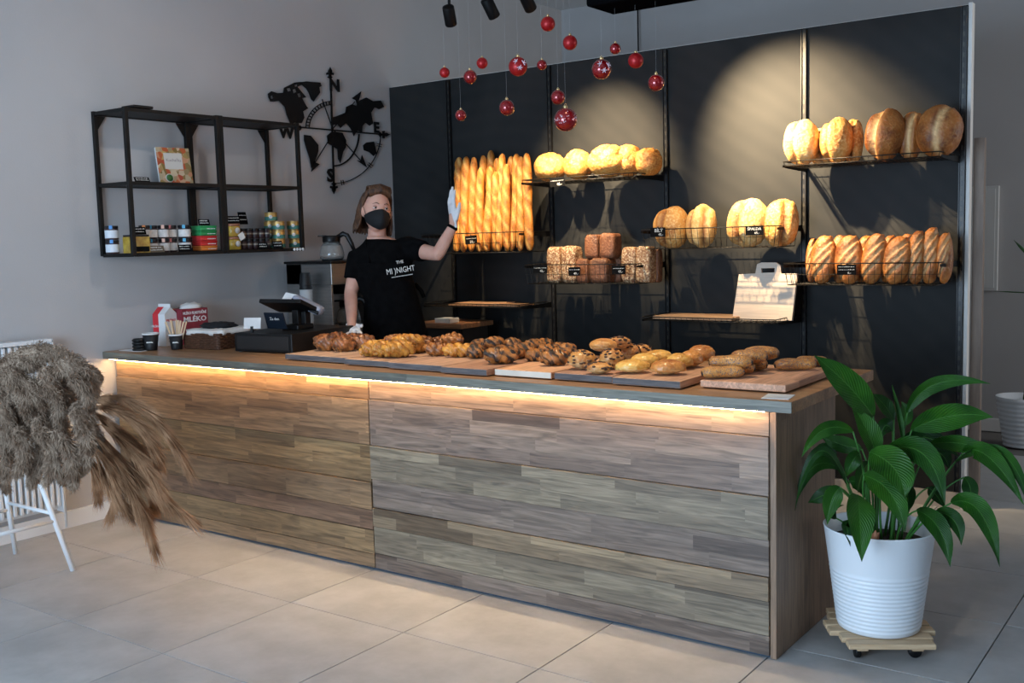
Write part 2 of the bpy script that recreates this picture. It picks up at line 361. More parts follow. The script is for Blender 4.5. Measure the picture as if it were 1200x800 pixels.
# ================================================================= BREAD WALL
W = 2.297
def chalk_mat():
    mt, nt, b = nodes('chalkboard'); L = nt.links.new
    tc = N(nt, 'ShaderNodeTexCoord'); oi = N(nt, 'ShaderNodeObjectInfo')
    ml = N(nt, 'ShaderNodeMath', operation='MULTIPLY'); ml.inputs[1].default_value = 17; L(oi.outputs['Random'], ml.inputs[0])
    ad = N(nt, 'ShaderNodeVectorMath', operation='ADD'); L(tc.outputs['Object'], ad.inputs[0]); L(ml.outputs[0], ad.inputs[1])
    n = N(nt, 'ShaderNodeTexNoise'); n.inputs['Scale'].default_value = 1.6; n.inputs['Detail'].default_value = 9; n.inputs['Distortion'].default_value = 1.2; L(ad.outputs[0], n.inputs['Vector'])
    wv = N(nt, 'ShaderNodeTexWave', wave_type='RINGS'); wv.inputs['Scale'].default_value = 3.2; wv.inputs['Distortion'].default_value = 2.2; wv.inputs['Detail'].default_value = 3; wv.inputs['Detail Scale'].default_value = .8; wv.rings_direction = 'Y'
    L(ad.outputs[0], wv.inputs['Vector'])
    mu = N(nt, 'ShaderNodeMath', operation='MULTIPLY_ADD'); L(wv.outputs['Fac'], mu.inputs[0]); mu.inputs[1].default_value = .10; L(n.outputs['Fac'], mu.inputs[2])
    cr = N(nt, 'ShaderNodeValToRGB'); e = cr.color_ramp.elements; e[0].position = .25; e[0].color = (.010, .0115, .013, 1); e[1].position = .9; e[1].color = (.027, .027, .0265, 1)
    L(mu.outputs[0], cr.inputs[0]); L(cr.outputs[0], b.inputs['Base Color']); b.inputs['Roughness'].default_value = .6; b.inputs['Specular IOR Level'].default_value = .2
    return mt
CH = chalk_mat()
BW = empty('bread_wall', (1.915, W+.02, 0)); tag(BW, 'tall black chalkboard partition wall carrying the bread shelves', 'display wall')
RX = [.543, 1.357, 2.17, 3.0, 3.805]
xs = [.0, .543, 1.357, 2.17, 3.0, 3.822]
for i in range(5):
    MB().box((-(xs[i+1]-xs[i])/2+.001, -.008, 0), ((xs[i+1]-xs[i])/2-.001, .008, 2.43), bev=.001).build('chalkboard_panel', CH, BW, ((xs[i]+xs[i+1])/2-1.915, -.012, .09))
WHT = mat('partition_white', (.80, .77, .73), rough=.6)
MB().box((-1.915, -.003, 0), (1.905, .030, 2.525)).build('core', WHT, BW)
MB().box((1.906, -.02, 0), (1.924, .032, 2.53), bev=.001).build('edge_trim', WHT, BW)['label'] = 'off white vertical end trim'
MB().box((-1.915, -.021, 0), (1.905, -.004, .085), bev=.001).build('plinth', mat('plinth_beige', (.45, .40, .36), rough=.6), BW)['label'] = 'beige plinth at foot'
MB().box((.0, -.01, -.94), (.05, .03, .94), bev=.002).build('wooden_post', mat('post_brown', (.20, .15, .12), (.25, .19, .15), 6, stretch=(8, 8, 1), rough=.6), None, (3.840, 2.385, .94))
tag(bpy.data.objects['wooden_post'], 'slim brown wooden post standing behind white edge of bread wall', 'post')
# slotted uprights
RAILM = mat('rail_black', (.014, .014, .015), rough=.35, metal=.3)
SLOT = mat('slot_steel', (.05, .047, .042), rough=.4, metal=.5)
rme = None
for i, x in enumerate(RX):
    if rme is None:
        a = MB()
        a.box((-.014, -.004, 0), (.014, .0, 2.42)); a.box((-.014, -.022, 0), (-.010, -.004, 2.42)); a.box((.010, -.022, 0), (.014, -.004, 2.42))
        a.box((-.012, -.014, 0), (.012, -.010, 2.42)); r1 = a.build('upright', RAILM, BW)
        bq = MB(); z = .03
        while z < 2.39:
            bq.box((-.0045, -.0152, z), (.0045, -.0135, z+.022)); z += .05
        s1 = bq.build('slots', SLOT, r1); rme = (r1.data, s1.data); o = r1
    else:
        o = link('upright', rme[0], BW); link('slots', rme[1], o)
    o.location = (x-1.915, -.02, .09)

# ================================================================= WIRE SHELVES AND BASKETS
WIRE = mat('wire_black', (.02, .018, .016), rough=.4, metal=.5)
YB = W-.022
def basket(name, x0, x1, z, h, depth, label, cat='basket', hb=None, step=.033):
    c = ((x0+x1)/2, YB, z)
    root = empty(name, c); tag(root, label, cat)
    w2 = (x1-x0)/2-.022; yf = -depth; yb = -.03
    g = MB(); fr = MB()
    hb = h*.35 if hb is None else hb
    # frame: top rim and floor rim
    rim = [(-w2, yb, h), (-w2, yf, h), (w2, yf, h), (w2, yb, h)]
    for p, q in zip(rim[:-1], rim[1:]): fr.tube([p, q], .0028, 6)
    ins = .015 if h > .06 else .004
    fl = [(-w2+ins, yb, 0), (-w2+ins, yf+ins, 0), (w2-ins, yf+ins, 0), (w2-ins, yb, 0), (-w2+ins, yb, 0)]
    for p, q in zip(fl[:-1], fl[1:]): fr.tube([p, q], .0022, 6)
    fr.build('rim', WIRE, root)
    n = int((2*w2)/step)
    for i in range(n+1):
        x = -w2+ins+(2*w2-2*ins)*i/n; xx = x*(w2/(w2-ins))
        g.tube([(xx, yf, h), (x, yf+ins, 0), (x, yb, 0), (xx*.98+.0, yb-.0, hb)], .0013, 4, cap=False)
    k = int(depth/.06)
    for i in range(1, k): y = yf+ins+(yb-yf-ins)*i/k; g.tube([(-w2+ins, y, .0015), (w2-ins, y, .0015)], .0015, 4, cap=False)
    for i in range(k+1):
        y = yf+ins+(yb-yf-ins)*i/k
        for sx in (-1, 1): g.tube([(sx*(w2-ins), y, 0), (sx*w2, y, h)], .0013, 4, cap=False)
    if h > .06: g.tube([(-w2, yf+ins*.5, h*.5), (w2, yf+ins*.5, h*.5)], .0013, 4, cap=False)
    g.build('wire_grid', WIRE, root)
    for sx in (-1, 1):
        b = MB(); X = sx*(w2+.008)
        bz = h-.02 if h > .06 else -.006
        b.add([(X-.0025, .0, bz-.012), (X-.0025, 0, bz+.022), (X-.0025, -depth*.55, bz+.014), (X-.0025, -depth*.98, bz+.012), (X-.0025, -depth*.98, bz+.0), (X-.0025, -depth*.55, bz-.006),
               (X+.0025, .0, bz-.012), (X+.0025, 0, bz+.022), (X+.0025, -depth*.55, bz+.014), (X+.0025, -depth*.98, bz+.012), (X+.0025, -depth*.98, bz+.0), (X+.0025, -depth*.55, bz-.006)],
              [(0, 1, 2, 3, 4, 5), (11, 10, 9, 8, 7, 6)]+[(i, (i+1) % 6+0, (i+1) % 6+6, i+6) for i in range(6)])
        b.build('bracket', BLACK, root, recalc=True)
    return root
B1 = basket('wire_basket', .543, 1.357, 1.357, .125, .34, 'black wire basket holding upright baguettes', 'basket')
S1 = basket('wire_shelf', .543, 1.357, 1.015, .02, .34, 'low black wire shelf beneath the baguette basket', 'shelf')
S2 = basket('wire_shelf', 1.357, 2.17, 1.772, .02, .34, 'black wire shelf under the row of big round floury loaves', 'shelf')
B2 = basket('wire_basket', 1.357, 2.17, 1.165, .115, .34, 'black wire basket holding square seeded and dark rye loaves', 'basket')
B3 = basket('wire_basket', 2.17, 3.0, 1.362, .11, .34, 'black wire basket holding four large split white loaves', 'basket')
S3 = basket('wire_shelf', 2.17, 3.0, .962, .02, .34, 'low black wire shelf holding chopping boards', 'shelf')
S4 = basket('wire_shelf', 3.0, 3.805, 1.775, .022, .34, 'black wire shelf at top right under floury oval loaves', 'shelf')
B4 = basket('wire_basket', 3.0, 3.805, 1.165, .11, .34, 'black wire basket holding small slashed golden loaves', 'basket')

# ---- bread shapes
def nz(p, s): return mnoise.noise(Vector(p)*s)
def split_loaf(rx, ry, rz, seed, slashes, pw=.9, rough=.05, mt=None, seg=(40, 28)):
    """loaf standing on end, face towards -y; slashes = list of (x0, bend, width, depth)"""
    off = Vector((seed*3.7, seed*1.3, seed*2.1))
    def fn(u):
        k = 1+rough*mnoise.noise(u*1.6+off)+rough*.35*mnoise.noise(u*6+off); cut = ridge = 0
        if u.y < .25:
            for x0, bend, wd, dp in slashes:
                xs_ = x0+bend*(u.z*u.z)+.04*mnoise.noise(Vector((0, 0, u.z*5))+off)
                d = (u.x-xs_)*.46; g = exp(-(d/wd)**2)*max(0, 1-abs(u.z)**16)*min(1, (.25-u.y)*3)
                k -= dp*2.6*g; k += dp*1.0*exp(-((d-wd*1.6)/(wd*.8))**2)*max(0, 1-u.z**4)
                cut = max(cut, g*(1.0+.6*mnoise.noise(u*14+off)))
                ridge = max(ridge, .95*exp(-((d+wd*1.5)/(wd*.45))**2)*max(0, 1-u.z**4))
        return k, max(0, min(1, cut)), ridge
    return MB().blob((0, 0, 0), (rx, ry, rz), seg[0], seg[1], fn, pw)
def diag_loaf(rx, ry, rz, seed, nsl=3, mt=None):
    off = Vector((seed*2.7, seed*1.9, seed*.7))
    cs = [(-.62+1.24*(i+.5)/nsl) for i in range(nsl)]
    def fn(u):
        k = 1+.05*mnoise.noise(u*1.5+off); cut = ridge = 0
        if u.y < .2:
            s_ = u.z - .75*u.x + .05*mnoise.noise(u*4+off)
            for c0 in cs:
                d = s_-c0; g = exp(-(d/.12)**2)*max(0, 1-(abs(u.x)/.7)**4)*min(1, (.2-u.y)*4)
                k -= .15*g; k += .09*exp(-((d-.2)/.1)**2)*max(0, 1-(abs(u.x)/.62)**4); cut = max(cut, g*(.65+.4*mnoise.noise(u*9+off)))
                ridge = max(ridge, .5*exp(-((d+.16)/.05)**2)*max(0, 1-(abs(u.x)/.6)**4))
        return k, min(1, cut), ridge
    return MB().blob((0, 0, 0), (rx, ry, rz), 56, 48, fn, .95)
LOAFW = bread_mat('crust_floury', (.36, .13, .022), (.62, .29, .065), (.80, .56, .24), (.20, .06, .012), flour=.75, scale=11)
LOAFP = bread_mat('crust_pale', (.50, .24, .06), (.70, .42, .14), (.82, .62, .32), (.24, .075, .014), flour=.8, scale=11)
LOAFB = bread_mat('crust_brown', (.15, .035, .006), (.38, .12, .02), (.52, .27, .09), (.80, .52, .24), flour=.4, scale=11, rough=.45)
ROUND = bread_mat('crust_round', (.30, .10, .018), (.60, .25, .045), (.80, .52, .18), (.16, .045, .01), flour=.7, scale=12)
BAG = bread_mat('crust_baguette', (.20, .045, .005), (.50, .165, .016), (.70, .34, .055), (.76, .46, .14), flour=.45, scale=26, rough=.45)
RYE = bread_mat('crust_rye', (.075, .025, .010), (.17, .062, .026), (.34, .16, .08), (.2, .09, .05), flour=.5, scale=12)
SEED = bread_mat('crust_seeded', (.13, .045, .018), (.28, .12, .05), (.66, .46, .25), (.35, .2, .1), flour=1, scale=14, spots=(75, .30, (.66, .50, .32)))
def put_loaf(px, py, rxp, rzp, y, builder, mt, label, name='bread_loaf', cat='bread', group=None, ry=.07, tilt=0, lean=.12, base=None, **k):
    P = at(px, py, y); s = mpp(P); rx, rz = rxp*s, rzp*s; tin = builder is tin_loaf if 'tin_loaf' in globals() else False
    # seen obliquely: widths measured across the view
    ry = min(ry, rx*1.15); rx = rx*1.1 if tin else sqrt(max(rx*rx*.35, rx*rx-(ry*.587)**2))/.81
    mb = builder(rx, ry, rz, **k)
    z = P.z
    if base is not None:                       # stand it on the shelf wires
        z = base+rz*.985
    o = mb.build(name, mt, None, (P.x, P.y, z))
    o.rotation_euler = (-lean, tilt, 0)
    tag(o, label, cat, group); return o
# four split loaves in the middle basket
g = 'large split loaves in the middle basket'
put_loaf(787, 266, 20, 25, 2.06, split_loaf, LOAFW, 'split golden loaf with a dark torn seam, behind the first tag of the middle basket', group=g, base=1.362, seed=1, slashes=[(-.25, .12, .09, .09)], ry=.085)
put_loaf(822, 266, 17.5, 25.5, 2.05, split_loaf, LOAFP, 'palest floury loaf, second in the middle basket', group=g, base=1.362, seed=2, slashes=[(-.48, .2, .08, .09), (.55, -.2, .07, .06)], ry=.08)
put_loaf(876, 262, 23, 29, 2.05, split_loaf, LOAFP, 'large loaf with curved brown split, behind the second tag of middle basket', group=g, base=1.362, seed=3, slashes=[(-.3, .22, .10, .10)], ry=.09, tilt=.10)
put_loaf(915, 263, 20, 28, 2.09, split_loaf, LOAFW, 'brown-topped loaf at right end of the middle basket', group=g, base=1.362, seed=4, slashes=[(.52, -.3, .07, .07)], ry=.085, tilt=.05)
# top right shelf
g = 'oval loaves on the top right shelf'
put_loaf(939.5, 173, 20, 27, 2.05, split_loaf, LOAFP, 'pale floury oval loaf at left end of the top right shelf', group=g, base=1.78, seed=5, slashes=[(-.35, .25, .09, .10)], ry=.085)
put_loaf(963, 170, 14, 22, 2.17, split_loaf, LOAFP, 'pale loaf half hidden behind the two left loaves of the top right shelf', group=g, base=1.78, seed=6, slashes=[(.1, .1, .09, .08)], ry=.05)
put_loaf(980, 172, 19, 27, 2.05, split_loaf, LOAFW, 'golden oval loaf with deep split, second in the front of the top right shelf', group=g, base=1.78, seed=7, slashes=[(-.5, .25, .11, .10)], ry=.085)
put_loaf(1000, 170, 12, 26, 2.15, split_loaf, LOAFW, 'golden brown loaf leaning behind the second front loaf on the top right shelf', group=g, base=1.78, seed=8, slashes=[(0, .1, .08, .07)], ry=.06)
put_loaf(1037, 166, 22, 30, 2.06, split_loaf, LOAFB, 'brown loaf with slanting split and grey floury side, middle of the top right shelf', group=g, base=1.78, seed=9, slashes=[(-.38, .1, .10, .12)], ry=.09, tilt=.14)
put_loaf(1068, 166, 15, 28, 2.13, split_loaf, LOAFB, 'narrow brown loaf wedged between two wider loaves on the top right shelf', group=g, base=1.78, seed=10, slashes=[(.05, .1, .09, .08)], ry=.07, tilt=.08)
put_loaf(1101, 162, 24, 30, 2.06, split_loaf, LOAFB, 'broad round-faced tan loaf at right end of the top right shelf', group=g, base=1.78, seed=11, slashes=[(.0, .25, .06, .05)], ry=.085, tilt=.16)
# round loaves
def round_loaf(rx, ry, rz, seed):
    off = Vector((seed*1.7, seed*2.9, seed*.9)); rr = random.Random(seed)
    cr = [(rr.uniform(-.6, .6), rr.uniform(.1, .6), rr.uniform(-1.2, 1.2)) for _ in range(7)]
    def fn(u):
        k = 1+.07*mnoise.noise(u*1.8+off)+.02*mnoise.noise(u*7+off); cut = ridge = 0
        if u.z > -.25:
            for a, b, s_ in cr:
                d = u.x*cos(s_)+u.z*sin(s_)*1.2-u.y*sin(s_)*.3-a+.08*mnoise.noise(u*3+off)
                g = exp(-(d/.05)**2)*min(1, (u.z+.25)*3); k -= .10*g; cut = max(cut, g*.9); ridge = max(ridge, .6*exp(-((d-.09)/.035)**2)*min(1, (u.z+.25)*3))
        if u.z < -.55: k *= 1-.12*(-.55-u.z)
        return k, cut, ridge
    return MB().blob((0, 0, 0), (rx, ry, rz), 40, 26, fn, .97)
g = 'round floury loaves on the wire shelf above the rye basket'
for i, (px, py, a, b, y, lb) in enumerate([
    (645, 197, 19, 17.5, 2.05, 'round crackled loaf at left end of the shelf, above the blank-ended tag'),
    (678, 196, 18, 18.5, 2.09, 'round pale loaf second from left on the shelf above the rye basket'),
    (712, 193, 23, 20, 2.04, 'biggest and brightest round loaf in the middle of its shelf'),
    (737, 193, 18, 19.5, 2.10, 'round loaf squeezed right of the biggest round loaf'),
    (760, 194, 17, 17, 2.12, 'darkest golden round loaf at right end of the shelf above rye basket')]):
    put_loaf(px, py, a, b, y, round_loaf, ROUND, lb, group=g, base=1.776, lean=0, seed=20+i, ry=.10)
# small slashed loaves
g = 'small slashed golden loaves in the right basket'
SM = [(951, 308, 7, 26, 2.12, 0, 'narrow edge-on small loaf at far left of the right basket'),
      (965, 306, 14, 28.5, 2.03, .08, 'slashed small loaf leftmost in the front row of the right basket'),
      (984, 301, 11, 28, 2.14, 0, 'small loaf peeping up between the first two front loaves of the right basket'),
      (995, 307, 15, 28.5, 2.03, 0, 'slashed small loaf right behind the price tag of the right basket'),
      (1012, 303, 11, 28, 2.14, .1, 'back-row small loaf between the tagged loaf and the next one'),
      (1024, 307, 13, 30, 2.03, .16, 'slashed small loaf leaning right, third in front of the right basket'),
      (1041, 303, 10, 28, 2.14, .05, 'back-row small loaf between the leaning loaf and the middle one'),
      (1051, 309, 14.5, 28, 2.03, .12, 'slashed small loaf fourth in the front row of the right basket'),
      (1060, 300, 11, 29, 2.15, .1, 'tall back-row small loaf behind the fourth front loaf'),
      (1074, 305, 11, 31, 2.06, .04, 'slim small loaf fifth in the front row of the right basket'),
      (1090, 302, 12, 33, 2.08, .02, 'tallest reddish small loaf towards right of the right basket'),
      (1107, 303, 10, 30, 2.08, .0, 'paler small loaf at right end of the right basket')]
for i, (px, py, a, b, y, t, lb) in enumerate(SM):
    put_loaf(px, py, a, b, y, diag_loaf, LOAFB, lb, group=g, base=1.168, ry=.045, tilt=t, seed=40+i, lean=.1, nsl=3)
# rye tin loaves
def tin_loaf(rx, ry, rz, seed):
    off = Vector((seed*1.1, seed*2.3, seed))
    def fn(u): return 1+.05*mnoise.noise(u*2+off)+.03*mnoise.noise(u*8+off), 0, 0
    return MB().blob((0, 0, 0), (rx, ry, rz), 40, 28, fn, .38)
g = 'square tin loaves in the rye basket'
for px, py, a, b, y, mt, lb, bs in [
    (653, 311, 9, 21, 2.06, SEED, 'seeded square loaf at left end of the rye basket', 1.168),
    (670.5, 311, 9, 21.5, 2.06, SEED, 'seeded square loaf pressed against the leftmost seeded loaf', 1.168),
    (686, 318, 8, 14, 2.06, RYE, 'dark rye loaf in the bottom row beside the middle tag', 1.168),
    (707, 318, 12, 14.5, 2.06, RYE, 'dark rye loaf bottom row centre, carrying the pair on top', 1.168),
    (697, 289, 8.5, 14, 2.08, RYE, 'left one of the two dark rye loaves stacked on top', None),
    (715.5, 288, 9.5, 15, 2.08, RYE, 'right one of the two dark rye loaves stacked on top', None),
    (725, 319, 6, 14, 2.13, RYE, 'dark rye loaf mostly hidden behind the rightmost rye price tag', 1.168),
    (740.5, 311, 9, 21, 2.06, SEED, 'seeded tall loaf right of the stacked rye pair', 1.168),
    (757.5, 311, 9, 21.5, 2.06, SEED, 'seeded tall loaf second from right end of the rye basket', 1.168),
    (769, 312, 5.5, 20, 2.12, RYE, 'thin dark loaf at far right end of the rye basket', 1.168)]:
    put_loaf(px, py, a, b, y, tin_loaf, mt, lb, group=g, base=bs, ry=.085, lean=.03, seed=px % 7)
# baguettes
g = 'baguettes standing in the left basket'
BG = [(539, 184, 535, 296, 2.13, 2.03, 5.8), (547, 183, 542, 296, 2.10, 1.99, 6), (556, 184, 552, 296, 2.12, 2.03, 5.6), (565, 182, 566, 290, 2.17, 2.12, 5.8),
      (563.5, 196, 562, 296, 2.06, 1.985, 5.6), (576, 176, 573, 292, 2.22, 2.17, 5.5), (574, 195, 571, 296, 2.10, 1.99, 5.8), (583, 185, 579, 292, 2.18, 2.12, 5.5),
      (581.5, 201, 580, 296, 2.05, 2.03, 5.6), (589, 180, 584.5, 296, 2.12, 1.985, 6), (592.5, 192, 594.5, 295, 2.06, 2.0, 5.8), (598, 183, 601, 294, 2.16, 2.09, 5.6),
      (606, 180, 600, 294, 2.12, 2.04, 5.6), (611, 183, 608.5, 295, 2.11, 2.0, 5.6), (617.5, 179, 620, 295, 2.08, 2.0, 6)]
BG.sort(key=lambda q: q[0])
for i, (x0, y0, x1, y1, ya, yb_, r) in enumerate(BG):
    T = at(x0, y0, ya); Bt = at(x1, y1, yb_); Bt.z = 1.36+.004; L_ = (T-Bt).length; s = mpp(T)
    rr = r*s; off = Vector((i*3.1, i, i*7))
    n = 60; mb = MB(); vs = []; cu = {}; ri = {}; seg = 20; ax = (T-Bt)
    pts = []; rad = []
    for q in range(n+1):
        t = .5-.5*cos(pi*q/n); e = (1-abs(2*t-1)**14)**.5*(1-.22*abs(2*t-1)**3)
        pts.append(Vector((.006*sin(t*4+i), .004*sin(t*6+i*2), L_*t))); rad.append(max(.0015, rr*e*(.96+.06*sin(t*9+i))))
    ph0 = -pi/2
    info = []
    def fn(qv, t, an, p):
        d = (qv-p); rad_ = d.length
        if rad_ < 1e-5: info.append((0, 0)); return qv
        a = math.atan2(d.y, d.x); front = max(0, cos(a-ph0))
        tt = .5-.5*cos(pi*t); s_ = (tt*5.5 + .5*sin(a-ph0) + .35*mnoise.noise(Vector((tt*6, i, 0))) + i*.37) % 1
        g_ = exp(-((s_-.5)/.17)**2)*(front**.6)
        k = 1 - .16*g_ + .14*exp(-((s_-.82)/.1)**2)*front + .06*mnoise.noise(qv*45+off)
        info.append((min(1, g_*.9), .55*exp(-((s_-.22)/.09)**2)*front)); return p+d*k
    mb.tube(pts, rad, seg, fn=fn)
    mb.attr = {'cut': {k: v[0] for k, v in enumerate(info)}, 'ridge': {k: v[1] for k, v in enumerate(info)}}
    o = mb.build('baguette', BAG, None, Bt)
    z = ax.normalized(); o.rotation_mode = 'QUATERNION'; o.rotation_quaternion = Vector((0, 0, 1)).rotation_difference(z)
    tag(o, 'long golden baguette, its tip %s among the tips in the basket' % ORD[i], 'bread', g)

# ---- price tags on the wires
def price_tag(px, py, y, lines, label, wpx=17, hpx=11, tilt=0):
    P = at(px, py, y); s = mpp(P); w_ = wpx*s*1.15; h_ = hpx*s
    r = empty('price_tag', P); r.rotation_euler = (0, tilt, .12); tag(r, label, 'sign', 'chalk price tags')
    MB().box((-w_/2, -.001, -h_/2), (w_/2, .001, h_/2)).build('card', TAG, r)
    for k, (s_, sz, dx, dz) in enumerate(lines):
        if s_ is None:   # illegible chalk line
            b = MB(); rr = random.Random(int(px)+k); x = -w_*.42
            while x < w_*.4:
                q = rr.uniform(.002, .006); b.box((x, -.0018, dz*h_-.0012), (x+q, -.0011, dz*h_+rr.uniform(.0005, .003))); x += q+rr.uniform(.0015, .004)
            b.build('chalk_writing', CHALK, r)
        else: text('chalk_writing', s_, sz*s*.85, frame((dx*w_, -.0016, dz*h_), (1, 0, 0), (0, 0, 1)), CHALK, r)
    MB().box((-.002, -.003, h_/2-.003), (.002, .004, h_/2+.005)).build('clip', BLACK, r)
    return r
YF = YB-.34-.008
price_tag(653, 213, YF, [(None, 0, 0, .12), ('45,-', 5, .15, -.25)], 'black chalk price tag under the round loaves, at left', tilt=-.05)
price_tag(552, 281, YF, [(None, 0, 0, .15), ('29,-', 5, .1, -.25)], 'black chalk price tag hanging before the baguettes', 14, 10, tilt=-.05)
price_tag(633, 315, YF, [(None, 0, 0, .1), ('45,-', 4.5, .15, -.25)], 'dim black price tag at left end of the rye basket', 16, 10)
price_tag(673, 318, YF, [(None, 0, 0, .2), ('49,-', 4.5, .15, -.25)], 'black price tag between the seeded and the dark rye loaf', 13, 10)
price_tag(725, 316, YF, [(None, 0, 0, .15), ('65,-', 4.5, .15, -.2)], 'black price tag before the right dark rye loaves', 15, 10)
price_tag(771, 272, YF, [('BÍLÝ', 6.5, .05, .16), ('45,-', 4.5, .2, -.26)], 'black price tag reading BÍLÝ on the middle basket', 16, 11)
price_tag(884, 270, YF, [('ŠPALDA', 5.5, 0, .16), ('65,-', 4.5, .15, -.26)], 'black price tag reading ŠPALDA on the middle basket', 18.5, 11)
price_tag(992, 316, YF, [(None, 0, 0, .28), (None, 0, 0, .0), ('6,-', 4.5, .15, -.3)], 'black chalk price tag on the right basket of small loaves', 19, 12)

# ---- boards on the low shelves
BOARDW = wood('board_wood', [(.34, .20, .12), (.46, .29, .18), (.40, .25, .15)], row=.05, length=1.2, across=1, rough=.55)
PALEW = wood('pale_board_wood', [(.62, .50, .40), (.70, .58, .47), (.66, .54, .43)], row=.06, length=1.5, rough=.6, grain=.3)
o = MB().box((-.24, -.12, 0), (.24, .12, .018), bev=.003).build('chopping_board', BOARDW, None, (2.47, 2.10, .966)); tag(o, 'brown chopping board lying flat at left on the low wire shelf', 'board')
o.color = (1, 1, 1, 1)
o = MB().box((-.18, -.12, 0), (.18, .12, .014), bev=.003).build('chopping_board', BOARDW, None, (.93, 2.08, 1.019)); tag(o, 'brown board lying on the low shelf beneath the baguettes', 'board'); o.color = (1.1, 1, .9, 1)
o = MB().box((-.11, -.10, 0), (.11, .10, .010), bev=.003).build('chopping_board', BOARDW, None, (1.18, 2.06, 1.019)); tag(o, 'small dark board beside the flat board beneath the baguettes', 'board'); o.color = (.6, .55, .5, 1)
z3 = lambda X, Y: (740+X*.225, 220+Y*.225)
def zpoly(pts, y, conv): return [at(*conv(*p), y) for p in pts]
out = zpoly([(529, 694), (555, 452), (640, 447), (648, 398), (668, 390), (745, 390), (768, 405), (770, 448), (856, 448), (838, 690)], 2.1, z3)
hol = zpoly([(668, 418), (740, 416), (740, 442), (670, 444)], 2.1, z3)
c = Vector((sum(p.x for p in out)/10, 2.1, .978))
pl = lambda L: [(p.x-c.x, p.z-c.z) for p in L]
o = poly('chopping_board', [pl(out), pl(hol)], .016, frame((0, 0, 0), (1, 0, 0), (0, 0, 1)), PALEW, None, bev=.0015); o.location = c; o.rotation_euler = (-.1, 0, 0); o.color = (1, 1, 1, 1)
tag(o, 'pale cutting board with handle slot standing on the low wire shelf', 'board')

# ================================================================= BOARDS AND PASTRIES ON THE COUNTER
ZT = .90
BDW = wood('serving_board_wood', [(.42, .25, .17), (.56, .36, .25), (.49, .31, .21)], row=.06, length=1.4, along=1, across=0, rough=.6)
boards = [  # x0, x1, y0, y1, tint, label
    (1.29, 1.70, .075, .50, (1, 1, 1), 'wooden serving board at the left, under the dark glazed knots'),
    (1.71, 1.985, .045, .48, (1.05, 1, .95), 'wooden serving board under the first golden braids'),
    (1.995, 2.30, .025, .47, (.95, .9, .9), 'wooden serving board between golden braids and brown rolls'),
    (2.31, 2.545, .0, .47, (.85, .75, .72), 'reddish serving board before the first chocolate twists'),
    (2.56, 2.83, .035, .48, (1.35, 1.2, 1.0), 'orange serving board with a pale front edge'),
    (2.845, 3.10, .035, .46, (.85, .75, .75), 'dark serving board under the raisin buns'),
    (3.11, 3.385, .02, .46, (1, .92, .85), 'serving board with grey front edge under the crimped turnovers'),
    (3.43, 3.745, .085, .56, (1.15, 1, .92), 'thick rounded serving board near the right end, under poppy seed rolls')]
EDG = mat('board_edge_grey', (.07, .065, .07), (.13, .12, .12), 12, rough=.7, stretch=(1, 8, 8)); EDP = mat('board_edge_pale', (.62, .56, .47), (.7, .64, .55), 10, rough=.7)
for i, (x0, x1, y0, y1, t, lb) in enumerate(boards):
    r = empty('serving_board', ((x0+x1)/2, (y0+y1)/2, ZT)); tag(r, lb, 'board', 'serving boards in a row on the worktop')
    w2 = (x1-x0)/2; d2 = (y1-y0)/2; bv = .004 if i == 7 else .0015
    o = MB().box((-w2, -d2+.0008, .005), (w2, d2, .03), bev=bv).build('slab', BDW, r); o.color = c4(t)
    if i != 7:
        MB().box((-w2+.001, -d2-.0006, .0065), (w2-.001, -d2+.0012, .0285)).build('front_edge', EDP if i == 4 else EDG, r)['label'] = 'cream front edge' if i == 4 else 'dark grey front edge'
    f = MB()
    for sx in (-1, 1):
        for sy in (-1, 1): f.lathe([(.012, 0), (.012, .006)], 10, (sx*w2*.8, sy*d2*.8, -.0005))
    f.build('feet', BLACK, r)
ZB = ZT+.0305
def braid(L_, R0, strands, turns, tr, flat, seed, curl=0.0, mode='glaze'):
    rr = random.Random(seed); mb = MB(); sg = 34
    ends = rr.uniform(.0, 6); info = []
    for k in range(strands):
        pts = []; rad = []
        for q in range(sg+1):
            t = q/sg; env = (max(.02, sin(pi*(.08+.84*t))))**.55
            th = 2*pi*(turns*t+k/strands)+ends; x = (t-.5)*L_
            pts.append((x+.25*R0*sin(th*2), R0*env*cos(th)+curl*(x*x)/(L_*L_)*4*R0, R0*flat*env*sin(th)*(1+.15*sin(q*.9+seed)))); rad.append(tr*(.45+.55*env)*(1+.16*sin(q*1.3+k*2+seed)))
        def fn(qv, t, an, p):
            nzv = mnoise.noise(qv*55+Vector((seed, 0, 0)))
            if mode == 'choc': c = max(0, min(1, (sin(an*2+t*5+k*1.7)+nzv*1.2)*2.2-.3)); r_ = .0
            else: c = max(0, min(1, -qv.z/(R0+tr)*.8)); r_ = max(0, min(.85, (sin(an*3+t*9+k)*.5+nzv*1.3)*1.1))
            info.append((c, r_)); lam = .06*sin(an*4+k)
            return p+(qv-p)*(1+.22*nzv+lam)
        mb.tube(pts, rad, 14, fn=fn)
    mb.attr = {'cut': {i: v[0] for i, v in enumerate(info)}, 'ridge': {i: v[1] for i, v in enumerate(info)}}
    return mb
